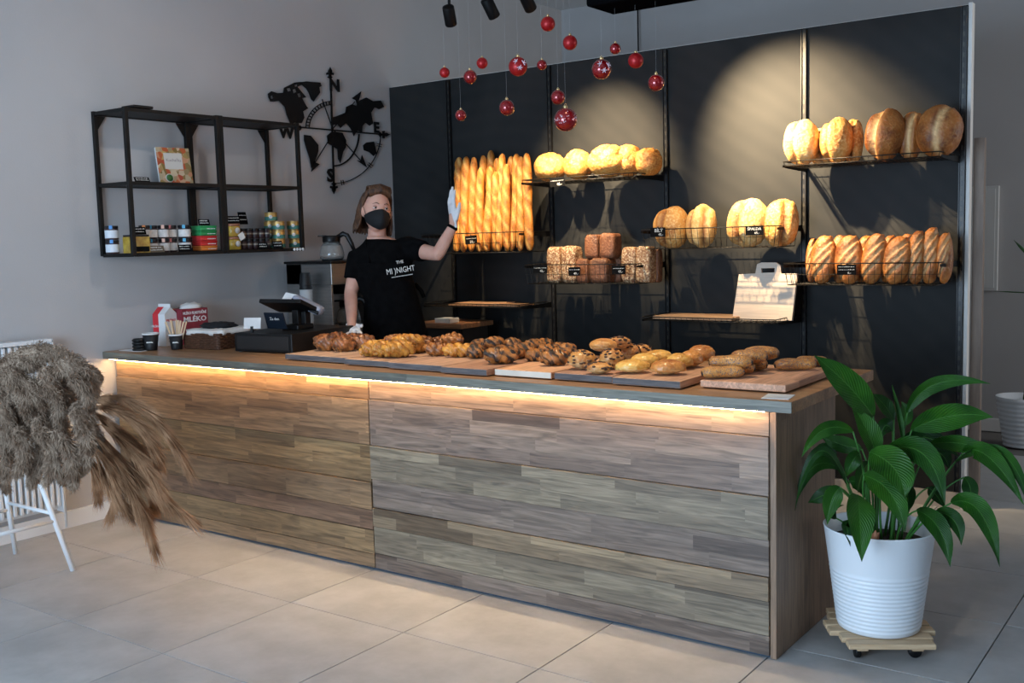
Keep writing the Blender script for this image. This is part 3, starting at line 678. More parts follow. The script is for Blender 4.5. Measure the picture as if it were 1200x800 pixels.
def bun(rx, ry, rz, seed, crimp=0, pw=1):
    off = Vector((seed*1.3, seed*.7, seed*2.2))
    def fn(u):
        k = 1+.06*mnoise.noise(u*1.7+off)+.03*mnoise.noise(u*6+off); r_ = 0
        if crimp and abs(u.z+.35) < .3:
            a = math.atan2(u.y, u.x); k += crimp*(.45+.55*sin(a*15))*(1-abs(u.z+.35)/.3); r_ = .3*(1-abs(u.z+.35)/.3)
        if u.z < -.5: k *= .93
        return k, max(0, min(1, .8*(u.z < -.2)*(.5+mnoise.noise(u*3+off)))) , r_+max(0, .3*u.z)
    return MB().blob((0, 0, 0), (rx, ry, rz), 36, 22, fn, pw)
GLZ = bread_mat('glaze_dark', (.055, .013, .004), (.34, .10, .018), (.58, .25, .06), (.45, .2, .06), flour=.45, scale=26, rough=.28, coat=.6)
GLD = bread_mat('glaze_golden', (.34, .10, .010), (.66, .28, .03), (.80, .46, .09), (.5, .22, .05), flour=.5, scale=24, rough=.32, coat=.4)
RLB = bread_mat('glaze_brown', (.085, .02, .005), (.44, .14, .022), (.66, .32, .07), (.5, .2, .05), flour=.4, scale=24, rough=.35, coat=.4)
CHO = bread_mat('chocolate_twist', (.10, .03, .01), (.44, .16, .03), (.66, .31, .08), (.014, .006, .004), flour=.35, scale=38, rough=.35, coat=.3)
RAI = bread_mat('raisin_bun_crust', (.30, .085, .015), (.62, .27, .06), (.82, .52, .20), (.80, .58, .30), flour=.5, scale=14, rough=.4, coat=.25)
RSN = mat('raisin', (.03, .012, .008), (.07, .03, .015), 40, rough=.5)
TUY = bread_mat('turnover_yellow', (.50, .20, .02), (.78, .44, .09), (.90, .66, .24), (.86, .66, .34), flour=.6, scale=12, rough=.35, coat=.3)
TUR = bread_mat('turnover_brown', (.34, .09, .015), (.62, .25, .05), (.78, .45, .14), (.8, .52, .22), flour=.5, scale=14, rough=.32, coat=.35)
POP = bread_mat('poppy_roll', (.22, .065, .015), (.50, .22, .055), (.66, .38, .13), (.74, .54, .32), flour=.5, scale=12, rough=.45, coat=.1, spots=(170, .31, (.085, .08, .095)))
def seat(px, py, rxp, ryp, zb, back):
    """contact point: bottom of the outline lies on height zb"""
    P = atz(px, py+ryp, zb); s = mpp(P); dirn = Vector((-.59, .81, 0))
    return P + dirn*(back), s
def pastry(kind, px, py, rxp, ryp, label, lvl=0, ang=None, seed=0, cat='pastry', group=None, mt=None, **k):
    zb = ZB+.001+lvl; Pc, s = seat(px, py, rxp, ryp, zb, 0)
    a = rxp*s; h = ryp*s*1.02; 
    rot = YAW if ang is None else ang
    if kind == 'braid':
        L_ = a*2*(1.3 if mt is GLD else 1.08); R0 = h*.62; tr = k.get('tr', h*.55)
        mb = braid(L_-tr*.7, R0, k.get('strands', 3), k.get('turns', 1.6), tr, .8, seed, k.get('curl', 0), 'choc' if mt is CHO else 'glaze'); dep = R0+tr*.4; zc = R0*.8+tr*.8
    else:
        dep = k.get('dep', a*.8); mb = bun(a, dep, h, seed, k.get('crimp', 0), k.get('pw', 1)); zc = h*.95
    loc = Pc+Vector((-.59, .81, 0))*dep*.75
    o_name = k.get('name', 'pastry')
    if k.get('raisins'):
        r = empty(o_name, (loc.x, loc.y, zb)); mb.build('bun', mt, r, (0, 0, zc))
        q = MB(); rr = random.Random(seed)
        for _ in range(34):
            th = rr.uniform(.1, 1.9); ph = rr.uniform(0, 2*pi)
            u = Vector((sin(th)*cos(ph), sin(th)*sin(ph), cos(th)))
            q.blob((u.x*a*.98, u.y*dep*.98, u.z*h*.98), (.008, .006, .004), 8, 6)
        ro = q.build('raisins', RSN, r, (0, 0, zc)); ro['kind'] = 'stuff'; o = r
    else:
        o = mb.build(o_name, mt, None, (loc.x, loc.y, zb+zc))
    o.rotation_euler = (0, k.get('pitch', 0), rot); tag(o, label, cat, group); return o
g = 'dark glazed knots at the left end of the pastry row'
n_ = 'glazed_knot'
pastry('braid', 381, 401, 12, 10, 'shiny dark glazed knot, first pastry at the left end', mt=GLZ, seed=1, group=g, name=n_, turns=1.3, ang=.4)
pastry('braid', 394, 396, 10, 7, 'glazed knot set back behind the first two front knots', mt=GLZ, seed=2, group=g, name=n_, turns=1.3, ang=.9)
pastry('braid', 402, 403, 11, 9, 'darkest glazed knot, second in the front row', mt=GLZ, seed=3, group=g, name=n_, turns=1.4, ang=1.0)
pastry('braid', 414, 397, 10, 7, 'glazed knot in the back row just below the gloved hand', mt=GLZ, seed=4, group=g, name=n_, turns=1.2, ang=.3)
pastry('braid', 425, 401, 13, 9, 'wide glazed knot touching the golden braids', mt=GLZ, seed=5, group=g, name=n_, turns=1.5, ang=.8)
g = 'golden braids on the counter'; n_ = 'braided_pastry'
pastry('braid', 439, 408, 13, 9.5, 'golden braid leftmost in the front', mt=GLD, seed=6, group=g, name=n_, ang=1.1, tr=.02)
pastry('braid', 452, 409, 12, 9.5, 'golden braid second in the front', mt=GLD, seed=7, group=g, name=n_, ang=1.15, tr=.02)
pastry('braid', 467, 409, 15, 10, 'brightest golden braid, third in the front', mt=GLD, seed=8, group=g, name=n_, ang=1.0, tr=.021)
pastry('braid', 463, 399, 13, 7.5, 'browner braid lying behind the second front braid', mt=RLB, seed=9, group=g, name=n_, ang=.9, lvl=.03)
pastry('braid', 478, 399, 14, 8, 'braid piled up behind the brightest front braid', mt=GLD, seed=10, group=g, name=n_, ang=.7, lvl=.03)
pastry('braid', 486, 405, 10, 9, 'golden braid at right end of the braids', mt=GLD, seed=11, group=g, name=n_, ang=1.2)
g = 'brown glazed rolls on the counter'; n_ = 'glazed_roll'
pastry('braid', 497, 403, 10, 9.5, 'brown roll right after the golden braids', mt=RLB, seed=12, group=g, name=n_, ang=.8, turns=1)
pastry('braid', 511, 409, 12, 8, 'dark brown roll in front, left of the shadowed gap', mt=RLB, seed=13, group=g, name=n_, ang=.5, turns=1)
pastry('braid', 515, 402, 11, 8, 'brown roll behind the dark front roll', mt=RLB, seed=14, group=g, name=n_, ang=.9, turns=1.1)
pastry('braid', 530, 397, 12, 7, 'peaked brown roll riding highest in the roll pile', mt=RLB, seed=15, group=g, name=n_, ang=.4, lvl=.03, turns=1.1)
pastry('braid', 537, 410, 13.5, 8.5, 'orange brown roll in front beside the chocolate twists', mt=GLD, seed=16, group=g, name=n_, ang=.6, turns=1.1)
g = 'chocolate twists on the counter'; n_ = 'chocolate_twist'
for i, (px, py, a, b, an, lv, lb) in enumerate([
    (557, 412, 8, 8, .9, 0, 'smallest chocolate twist at left front'), (563, 404, 9, 7, .5, 0, 'chocolate twist behind the smallest one'),
    (579, 402, 12, 8, 1.1, .025, 'chocolate twist riding high behind the widest twist'), (588, 416, 17, 10.5, .75, 0, 'widest chocolate twist lying in front on the reddish board'),
    (600, 404, 10, 8, .9, .01, 'chocolate twist right of the high one, in the back row'), (603, 413, 10, 8, 1.2, 0, 'chocolate twist just right of the widest twist'),
    (616, 410, 10, 9, .7, 0, 'dark stubby chocolate twist midway along the twists'), (626, 404, 10, 7, .9, .01, 'chocolate twist in the back row behind the orange board'),
    (638, 404, 10, 7, .3, 0, 'last chocolate twist of the back row, orange topped'), (627, 416, 10, 7, .6, 0, 'flat chocolate twist at left rear of the orange board'),
    (650, 419, 15, 9.5, .8, 0, 'chocolate twist with bold black stripes beside the raisin buns'), (642, 410, 10, 7, .7, 0, 'chocolate twist behind the boldly striped one'),
    (655, 408, 10, 7, 1.1, 0, 'chocolate twist in the rear, right of the orange-topped one'), (665, 410, 9, 8, .8, 0, 'chocolate twist touching the leftmost raisin bun')]):
    pastry('braid', px, py, a, b, lb, lvl=lv, ang=an, mt=CHO, seed=30+i, group=g, name=n_, turns=1.5, strands=4 if i % 2 else 3)
g = 'raisin buns on the counter'; n_ = 'raisin_bun'
pastry('bun', 683, 422, 17, 11.5, 'leftmost raisin bun, round and speckled', mt=RAI, seed=51, group=g, name=n_, raisins=1)
pastry('bun', 703, 432, 16, 7, 'flat raisin bun lying lowest in front', mt=RAI, seed=52, group=g, name=n_, raisins=1)
pastry('bun', 718, 421, 15, 12, 'raisin bun with a dark raisin cluster on its face', mt=RAI, seed=53, group=g, name=n_, raisins=1)
pastry('bun', 708, 405, 16.5, 8, 'smooth topped raisin bun on top of the pile', mt=RAI, seed=54, group=g, name=n_, raisins=0, lvl=.055)
pastry('bun', 727, 402, 13, 7.5, 'raisin bun on top of the pile at the back', mt=RAI, seed=55, group=g, name=n_, raisins=1, lvl=.055)
pastry('bun', 738, 413, 13, 10.5, 'raisin bun behind the pale crimped turnover', mt=RAI, seed=56, group=g, name=n_, raisins=1)
pastry('bun', 754, 412, 11, 8.5, 'rearmost raisin bun at right of the pile', mt=RAI, seed=57, group=g, name=n_, raisins=1)
g = 'crimped turnovers on the counter'; n_ = 'turnover'
pastry('bun', 743, 430, 21, 8, 'pale yellow crimped turnover in front', mt=TUY, seed=61, group=g, name=n_, crimp=.17, dep=.05)
pastry('bun', 757, 423, 17, 8.5, 'yellow turnover second behind the pale front one', mt=TUY, seed=62, group=g, name=n_, crimp=.13, dep=.045)
pastry('bun', 773, 418, 17, 7.5, 'yellow turnover farthest back of the pale three', mt=TUY, seed=63, group=g, name=n_, crimp=.13, dep=.045)
pastry('bun', 785, 431, 21, 9, 'shiny reddish brown crimped turnover in front', mt=TUR, seed=64, group=g, name=n_, crimp=.17, dep=.05)
pastry('bun', 798, 424, 16, 9.5, 'golden turnover right behind the reddish one', mt=TUY, seed=65, group=g, name=n_, crimp=.11, dep=.045)
pastry('bun', 812, 421, 14, 10, 'brown turnover third in its row', mt=TUR, seed=66, group=g, name=n_, crimp=.11, dep=.045)
pastry('bun', 824, 415, 16, 10, 'highest brown turnover at the rear of its row', mt=TUR, seed=67, group=g, name=n_, crimp=.11, dep=.05)
g = 'poppy seed rolls on the counter'; n_ = 'poppy_seed_roll'
def roll(px, py, a, b, lb, seed, lvl=0, ang=.6, pitch=0):
    zb = ZB+.001+lvl; Pc, s = seat(px, py, a, b, zb, 0); L_ = a*2*s/ max(.7, cos(ang-YAW)); h = b*s
    mb = MB(); pts = []; rad = []
    for q in range(25):
        t = q/24; e = (1-abs(2*t-1)**5)**.35 if 0 < t < 1 else .45
        pts.append(((t-.5)*L_, .01*sin(t*3), 0.0)); rad.append(h*e*(1+.05*sin(t*8+seed)))
    inf = []
    def fn(qv, t, an, p):
        inf.append(0); d = qv-p; d.z *= .9*(1-.10*abs(2*t-1)**2); d.y *= 1.45*(1-.18*abs(2*t-1)**2)
        return p+d*(1+.06*mnoise.noise(qv*25+Vector((seed, 0, 0))))
    mb.tube(pts, rad, 20, fn=fn)
    loc = Pc+Vector((-.59, .81, 0))*h*.9; loc.z = zb+h*.93
    r = empty('poppy_seed_roll', (loc.x, loc.y, zb)); r.rotation_euler = (0, pitch, ang)
    mb.build('crust', POP, r, (0, 0, loc.z-zb))
    f = MB()
    for sx in (-1, 1): f.blob((sx*(L_/2-.002), .0, loc.z-zb-h*.15), (.004, h*.45, h*.38), 12, 8)
    f.build('filling', mat('poppy_filling', (.02, .012, .012), rough=.5), r)['label'] = 'dark filling showing at the ends'
    tag(r, lb, 'pastry', g); return r
roll(849, 436, 25, 8, 'poppy seed roll lying in front at left', 1, 0, .6)
roll(858, 424, 24, 8.5, 'floury poppy seed roll on top of the front one', 2, .03, .35)
roll(866, 431, 20, 8, 'poppy seed roll tucked just behind the front one', 5, 0, .5)
roll(880, 418, 20, 9, 'grey seeded poppy roll in the middle of the pile', 3, .035, .35)
roll(894, 414, 19, 9, 'poppy roll highest at the rear of the pile', 4, .035, .35)
roll(884, 427, 16, 8, 'poppy roll supporting the rear of the pile', 8, 0, .4)
roll(934, 427, 24, 7.5, 'separate poppy seed roll at the right, in front', 6, 0, .55)
roll(953, 423, 17, 6.5, 'rearmost poppy seed roll at the right edge of the board', 7, 0, .4)
# small card at the worktop corner
o = MB().box((-.045, -.05, 0), (.045, .05, .002), bev=.0005).build('card', PAPER, None, (3.745, .02, ZT+.0003)); o.rotation_euler = (0, 0, .15); tag(o, 'small stack of white cards at the front right corner of the worktop', 'card')

# ================================================================= WALL SHELF (left wall)
SB = mat('shelf_black', (.004, .004, .004), (.008, .0075, .007), 9, rough=.55, spec=.3)
s0, s1, d_, z0, z1, z2 = -.032, 1.157, .297, 1.421, 1.791, 2.165
sh = empty('wall_shelf', (0, (s0+s1)/2, z0)); tag(sh, 'black metal and wood wall shelf with two bays and two tiers', 'shelf')
ym = .565
def L2(p): return (p[0], p[1]-(s0+s1)/2, p[2]-z0)
for y in (s0+.01, ym-.012, ym+.012, s1-.01):
    for x in (.012, d_-.012):
        wd = .011
        MB().box(L2((x-.011, y-wd, z0-.012)), L2((x+.011, y+wd, z2+.004)), bev=.0015).build('post', SB, sh)
for z in (z0, z1, z2):
    for ya, yb_ in ((s0, ym), (ym, s1)):
        MB().box(L2((.024, ya+.022, z-.014)), L2((d_-.024, yb_-.022, z-.002)), bev=.001).build('shelf_board', SB, sh)
        fr = MB()
        for x in (.012, d_-.012): fr.box(L2((x-.009, ya+.02, z-.018)), L2((x+.009, yb_-.02, z)))
        for y in (ya+.01, yb_-.01): fr.box(L2((.022, y-.008, z-.018)), L2((d_-.022, y+.008, z)))
        fr.build('shelf_frame', SB, sh)
for y, sg_ in ((s0+.02, 1), (ym-.022, -1), (ym+.022, 1), (s1-.02, -1)):
    for x in (.006,):
        q = MB(); q.add([L2((x, y, z2-.02)), L2((x, y+sg_*.055, z2-.02)), L2((x, y, z2-.10)), L2((x+.006, y, z2-.02)), L2((x+.006, y+sg_*.055, z2-.02)), L2((x+.006, y, z2-.10))],
                        [(0, 1, 2), (5, 4, 3), (0, 3, 4, 1), (1, 4, 5, 2), (2, 5, 3, 0)]); q.build('gusset', SB, sh, recalc=True)
o = MB().box((-.05, -.06, 0), (.05, .06, .014), bev=.003).build('black_case', BLACKP, None, (.235, .09, z2+.005)); tag(o, 'flat black case lying on top of the wall shelf at left', 'case')

def jar(x, y, z, r, h, body, lidm, label, group, name='jar', band=None, lidh=.014, strip=None, labm=PAPER, lz=(.2, .8), glass=False, cat='jar'):
    t = empty(name, (x, y, z)); tag(t, label, cat, group)
    MB().lathe([(r*.9, 0), (r, .004), (r, h-lidh-.006), (r*.9, h-lidh)], 20).build('body', body, t)
    MB().lathe([(r*.96, h-lidh), (r*.98, h-lidh+.002), (r*.98, h-.002), (r*.92, h)], 20).build('lid', lidm, t)
    if lz: MB().lathe([(r*1.012, h*lz[0]), (r*1.012, h*lz[1])], 20, cap=False).build('paper_label', labm, t)
    if strip:
        q = MB().box((r*.6, -.008, h*.75), (r*1.05, .008, h+.0015), bev=.001); so = q.build('seal_strip', strip, t); so['label'] = 'coloured paper seal over lid'; so.rotation_euler = (0, 0, -.7)
    return t
DJ = mat('jar_dark', (.03, .02, .025), (.06, .03, .03), 20, rough=.3); LB = mat('lid_black', (.01, .01, .012), rough=.4)
cl = lambda n, c: mat('seal_'+n, c, rough=.6)
seals = [('blue', (.08, .25, .55)), ('orange', (.75, .3, .1)), ('teal', (.05, .3, .5)), ('peach', (.8, .5, .4)), ('pink', (.7, .25, .25)), ('sky', (.1, .4, .6))]
LGB = mat('label_bluish', (.55, .6, .66), (.62, .66, .7), 60, rough=.8); LWH = mat('label_white', (.72, .70, .68), (.6, .58, .56), 60, rough=.8)
g = 'labelled jam jars in the left bay of the wall shelf'
cols = [137, 171.5, 183, 193.5, 205.5, 218]
snm = ['blue', 'orange', 'dark blue', 'peach', 'pink', 'sky blue']
for row in range(2):
    for i, px in enumerate(cols):
        P = atx(px, 285, .21); r = .034 if i in (0, 2, 4, 5) else .030
        jar(.17+(.03 if i % 2 else .0), P.y, z0+row*.073, r, .072, DJ, LB, '%s jam jar with %s lid seal, %s' % ('upper' if row else 'lower', snm[i], 'standing alone by the left post' if i == 0 else 'in the row left of the middle post'), g,
            strip=cl(seals[i][0], seals[i][1]), labm=LGB if i == 0 else LWH, lz=(.12, .68))
# amber packet / dark label box
t = empty('amber_packets', (.235, atx(160, 285, .235).y, z0+.001)); tag(t, 'wide amber coloured box behind the front left post', 'box')
MB().box((-.03, -.062, 0), (.03, .062, .085), bev=.003).build('box_body', mat('amber', (.30, .17, .02), (.5, .36, .06), 30, rough=.3, coat=.5), t)
MB().box((.0305, -.045, .006), (.0315, .055, .034)).build('paper_label', TAG, t)
MB().box((-.028, -.060, .085), (.028, .060, .095), bev=.002).build('lid', LB, t)
def cardsign(x, y, z, w_, h_, label, rz=-.0, lean=.25, nm='card_sign', lines=2, m=TAG):
    r = empty(nm, (x, y, z)); r.rotation_euler = (0, 0, rz); tag(r, label, 'sign', 'small black chalk cards on the wall shelf')
    Mx = Matrix.Rotation(-lean, 4, 'Y')
    MB().box((-.0015, -w_/2, 0), (.0015, w_/2, h_), M=Mx).build('card', m, r)
    q = MB(); rr = random.Random(int(y*1000)+int(z*100))
    for k in range(lines):
        yy = -w_*.4; zz = h_*(.72-.36*k)
        while yy < w_*.35:
            a = rr.uniform(.003, .009); q.box((.0016, yy, zz-.0015), (.0024, yy+a, zz+rr.uniform(.001, .004)), M=Mx); yy += a+rr.uniform(.002, .005)
    q.build('chalk_writing', CHALK, r); return r
def ys(px, x=.25, py=285): return atx(px, py, x).y
cardsign(.250, ys(163, .250, 270), z0+.097, .085, .04, 'black chalk card on top of the amber box')
cardsign(.262, ys(183, .262), z0+.001, .10, .036, 'brownish chalk card leaning on the lower jam jars', m=mat('card_brown', (.12, .09, .06), rough=.7))
cardsign(.262, ys(217, .262), z0+.001, .085, .038, 'black chalk card before the lower jars, beside the middle post')
cardsign(.235, ys(167, .235, 205), z1+.001, .09, .03, 'black chalk card lying on the middle tier, left of the cookbook', lean=.5)
cardsign(.23, ys(239, .23, 250), z0+.142, .075, .035, 'black chalk card on top of the green tin')
# tins
g = 'stacked flat tins beside the middle posts'
for i, (n, c) in enumerate([('orange', (.75, .22, .04)), ('lower red', (.62, .03, .03)), ('upper red', (.66, .04, .04)), ('lower green', (.03, .3, .09)), ('upper green', (.04, .36, .12))]):
    hh = .0275
    t = empty('flat_tin', (.2, ys(240, .2), z0+.001+i*.028)); tag(t, '%s flat tin, %s in the stack of five' % (n, ['lowest', 'second up', 'third up', 'fourth up', 'topmost'][i]), 'tin', g)
    tm_ = mat('tin_'+n, c, rough=.35, metal=.2)
    MB().box((-.04, -.055, 0), (.04, .055, hh-.006), bev=.005).build('body', tm_, t)
    MB().box((-.042, -.057, hh-.008), (.042, .057, hh), bev=.003).build('lid', tm_, t)
    q = MB()
    for k in range(7): q.box((.0405, -.01+k*.008, .008), (.0412, -.005+k*.008, .013))
    q.build('printing', CHALK, t)
# honey jars
HON = mat('honey', (.55, .35, .05), (.62, .42, .08), 12, rough=.25, coat=.4); LCO = mat('lid_copper', (.45, .2, .12), rough=.4, metal=.4)
for row in range(2):
    t = jar(.21, ys(274, .21), z0+.001+row*.076, .04, .074, HON, LCO, '%s yellow jar with copper lid and round white sticker' % ('upper' if row else 'lower'), 'yellow jars right of the middle posts', lz=None)
    q = MB().lathe([(.017, 0), (.017, .001)], 18, M=frame((.0405, -.002, .034), (0, 1, 0), (0, 0, 1))); q.build('sticker', PAPER, t)
q = MB().box((-.001, -.02, 0), (.001, .02, .04)).build('paper_tag', PAPER, None, (.262, ys(284, .262, 275)+.004, z0+.06)); q.rotation_euler = (.5, 0, 0); tag(q, 'white paper tag tilted against the upper yellow jar', 'tag')
cardsign(.15, ys(274, .15, 260), z0+.153, .10, .045, 'black chalk card standing on the yellow jars')
cardsign(.12, ys(286, .12, 262), z0+.149, .06, .075, 'tall black card behind the yellow jars')
# dark jars
g = 'dark striped jars right of the yellow jars'
for row in range(2):
    for i, px in enumerate((285, 292, 299, 306, 313)):
        jar(.2, ys(px, .2), z0+.001+row*.062, .0195, .060, DJ, LB, '%s dark jar with thin pale bands, %s' % ('upper' if row else 'lower', ORD[i]), g, labm=mat('band_pale', (.3, .27, .22), rough=.6), lz=(.42, .55), name='dark_jar')
# gold and teal cans
GC = mat('can_gold', (.55, .33, .10), (.65, .42, .15), 20, rough=.35, metal=.6); TL = mat('can_teal', (.03, .16, .14), (.06, .22, .18), 25, rough=.5)
g = 'gold and teal cans at right end of the wall shelf'
def can(px, x, k, lb, r=.038, h=.054):
    t = empty('can', (x, ys(px, x), z0+.001+k*.0548)); tag(t, lb, 'can', g)
    MB().lathe([(r*.97, 0), (r, .003), (r, h-.003), (r*.97, h)], 22).build('body', GC, t)
    MB().lathe([(r*1.012, h*.08), (r*1.012, h*.5)], 22, cap=False).build('teal_band', TL, t)
    q = MB(); q.lathe([(.011, 0), (.011, .0014)], 14, M=frame((r*.73, -r*.70, h*.5), (.7, .73, 0), (0, 0, 1))); q.build('sticker', PAPER, t)
    MB().lathe([(r*1.03, h-.004), (r*1.03, h), (r*.9, h+.0004)], 22).build('rim', BRASS, t)
can(327, .19, 0, 'lowest can of the middle column, hidden by black cards'); can(327, .19, 1, 'second can up in the middle column of cans'); can(327, .19, 2, 'third can up in the middle column, under the offset top can')
can(319, .12, 3, 'topmost can of all, set back above the middle column')
can(346, .17, 0, 'lowest can of the right column'); can(345, .17, 1, 'middle can of the right column'); can(344.5, .17, 2, 'top can of the right column')
P = Vector((.12, ys(319, .12), z0+.001))
for k in range(3):
    t = can(317.5, .10, k, 'can hidden at the back, %s under the topmost can' % ['lowest', 'middle', 'highest'][k])
cardsign(.262, ys(309, .262), z0+.001, .07, .038, 'black chalk card before the dark jars')
cardsign(.262, ys(326, .262), z0+.001, .075, .045, 'black chalk card before the lowest can')
for i in range(4):
    p = atx(345+i*3.3, 289, .305); o = MB().blob((0, 0, 0), (.0065, .009, .009), 12, 8).build('white_button', PAPER, None, (.305, p.y, z0-.008)); tag(o, 'round white button on front rail of the wall shelf, %s' % ORD[i], 'button', 'four white buttons at right end of the shelf rail')
# cookbook
bk = empty('cookbook', (.12, ys(206, .12, 200), z1+.001)); bk.rotation_euler = (0, -.18, -.15); tag(bk, 'cookbook with food photographs on its cover, leaning on the middle tier', 'book')
def cover_mat():
    mt, nt, b = nodes('book_cover'); L = nt.links.new
    tc = N(nt, 'ShaderNodeTexCoord'); v = N(nt, 'ShaderNodeTexVoronoi'); v.inputs['Scale'].default_value = 38; L(tc.outputs['Object'], v.inputs['Vector'])
    cr = N(nt, 'ShaderNodeValToRGB'); e = cr.color_ramp.elements; e[0].color = (.35, .03, .02, 1); e[1].color = (.6, .42, .16, 1)
    for p, c in ((.3, (.5, .12, .03, 1)), (.5, (.6, .5, .35, 1)), (.7, (.2, .13, .03, 1))): q = e.new(p); q.color = c
    L(v.outputs['Color'], cr.inputs[0]); L(cr.outputs[0], b.inputs['Base Color']); b.inputs['Roughness'].default_value = .35; return mt
MB().box((-.008, -.098, 0), (.008, .098, .205), bev=.001).build('page_block', PAPER, bk)
MB().box((.008, -.099, 0), (.0095, .099, .206)).build('cover', cover_mat(), bk)
MB().box((.0096, -.058, .085), (.0101, .05, .175)).build('title_panel', mat('panel_cream', (.6, .58, .54), rough=.5), bk)
text('title_lettering', 'Kuchařka', .024, frame((.0103, -.002, .135), (0, 1, 0), (0, 0, 1)), mat('ink_grey', (.25, .22, .22), rough=.6), bk, thick=.0002)
q = MB(); q.lathe([(.024, 0), (.024, .0007)], 20, M=frame((.0098, -.04, .035), (0, 1, 0), (0, 0, 1))); q.build('bowl_picture', mat('print_white', (.6, .6, .58), rough=.5), bk)
q = MB(); q.lathe([(.019, 0), (.019, .0007)], 20, M=frame((.0106, -.04, .035), (0, 1, 0), (0, 0, 1))); q.build('herb_picture', mat('print_green', (.03, .12, .03), (.06, .2, .05), 80, rough=.5), bk)

# ================================================================= WORLD MAP COMPASS on the wall
MC = mat('compass_black', (.004, .004, .0045), rough=.6, spec=.3)
cp = empty('compass_wall_art', tuple(atx(390.5, 151.5, 0))); tag(cp, 'black metal world map compass hanging on the left wall', 'wall art')
C0 = cp.location.copy()
def z7(X, Y):
    P = atx(300+X*.22487, 60+Y*.225, .016); return (P.y-C0.y, P.z-C0.z)
MX = frame((.016, 0, 0), (0, 1, 0), (0, 0, 1))
def art(name, loops, label=None, th=.004):
    o = poly(name, [[z7(*p) for p in l] for l in loops], th, MX, MC, cp); return o
art('north_america', [[(65, 240), (62, 222), (80, 208), (110, 218), (142, 216), (146, 190), (172, 178), (200, 163), (235, 160), (240, 175), (215, 185), (232, 205), (262, 240), (240, 245), (262, 285), (272, 297), (245, 313), (252, 345), (238, 375), (205, 372), (180, 378), (160, 330), (150, 290), (120, 258), (95, 262), (75, 262)],
                       [(75, 235), (85, 228), (90, 245), (78, 248)], [(160, 195), (178, 190), (182, 206), (165, 210)], [(190, 200), (205, 195), (210, 212), (195, 220)], [(215, 222), (230, 218), (236, 236), (222, 240)], [(200, 176), (214, 172), (216, 182), (203, 186)]])
art('greenland', [[(225, 162), (262, 157), (335, 163), (342, 180), (330, 188), (334, 215), (322, 232), (300, 262), (287, 250), (275, 215), (262, 195), (245, 180)]])
art('south_america', [[(250, 435), (285, 440), (325, 488), (325, 520), (312, 560), (300, 590), (288, 608), (280, 560), (262, 505), (250, 462)]])
art('africa', [[(370, 440), (395, 418), (450, 424), (470, 465), (468, 500), (455, 520), (440, 583), (428, 560), (425, 510), (400, 495), (375, 480)]])
art('eurasia', [[(395, 345), (420, 338), (440, 330), (465, 320), (470, 290), (500, 275), (522, 285), (540, 256), (575, 241), (610, 260), (650, 256), (668, 290), (640, 302), (618, 290), (600, 320), (610, 375), (592, 388), (570, 372), (556, 388), (553, 425), (530, 410), (510, 442), (495, 405), (470, 372), (440, 400), (425, 380), (400, 385)]])
art('australia', [[(558, 490), (575, 475), (615, 470), (622, 500), (628, 530), (612, 546), (590, 525), (562, 515)]])
def wl(a, b, wpx):
    d = Vector((b[0]-a[0], b[1]-a[1])).normalized()*wpx/2; n_ = Vector((-d.y, d.x))
    return [(a[0]+n_.x, a[1]+n_.y), (b[0]+n_.x, b[1]+n_.y), (b[0]-n_.x, b[1]-n_.y), (a[0]-n_.x, a[1]-n_.y)]
art('needle', [wl((388, 100), (407, 725), 8)], th=.006); art('needle', [wl((225, 395), (665, 434), 7)], th=.006)
def fleur(cx, cy, ang):
    b = [(-6, 10), (-6, 2), (-18, 4), (-20, -6), (-12, -10), (-8, -4), (-10, -18), (-3, -30), (0, -38), (3, -30), (10, -18), (8, -4), (12, -10), (20, -6), (18, 4), (6, 2), (6, 10), (14, 14), (6, 20), (0, 24), (-6, 20), (-14, 14)]
    return [(cx+x*cos(ang)-y*sin(ang), cy+x*sin(ang)+y*cos(ang)) for x, y in b]
for a in ((386, 120, .03), (406, 705, pi), (662, 434, pi/2), (215, 398, -pi/2)): art('finial', [fleur(*a)], th=.006)
def arc(cx, cy, rx, ry, a0, a1, wd, n=24):
    o_, i_ = [], []
    for k in range(n+1):
        a = radians(a0+(a1-a0)*k/n); o_.append((cx+(rx+wd/2)*cos(a), cy+(ry+wd/2)*sin(a))); i_.append((cx+(rx-wd/2)*cos(a), cy+(ry-wd/2)*sin(a)))
    return o_+i_[::-1]
art('arc', [arc(398, 400, 138, 140, 182, 268, 4)]); art('arc', [arc(398, 400, 120, 122, 182, 268, 4)])
art('arc_rungs', [wl((398+119*cos(radians(a)), 400+121*sin(radians(a))), (398+140*cos(radians(a)), 400+142*sin(radians(a))), 5) for a in range(186, 268, 7)])
art('arc', [arc(405, 425, 132, 172, 2, 88, 8)]); art('arc', [arc(405, 430, 245, 258, 2, 88, 4)])
for a in ((12, 8), (38, 3), (78, 6)):
    for k in (0, 1):
        q = radians(a[0]+k*2.5); art('tick', [wl((405+232*cos(q), 430+245*sin(q)), (405+258*cos(q), 430+271*sin(q)), 3)])
art('arrow', [[(500, 245), (549, 208), (528, 285), (520, 255)]]); art('arrow', [[(526, 568), (545, 572), (552, 540), (578, 605)]]); art('arrow', [[(288, 627), (300, 565), (312, 580), (332, 588)]])
art('arrow_shaft', [wl((400, 405), (515, 262), 4)]); art('arrow_shaft', [wl((400, 405), (548, 572), 4)]); art('arrow_shaft', [wl((400, 430), (308, 580), 4)]); art('arrow_shaft', [wl((400, 405), (345, 250), 4)])
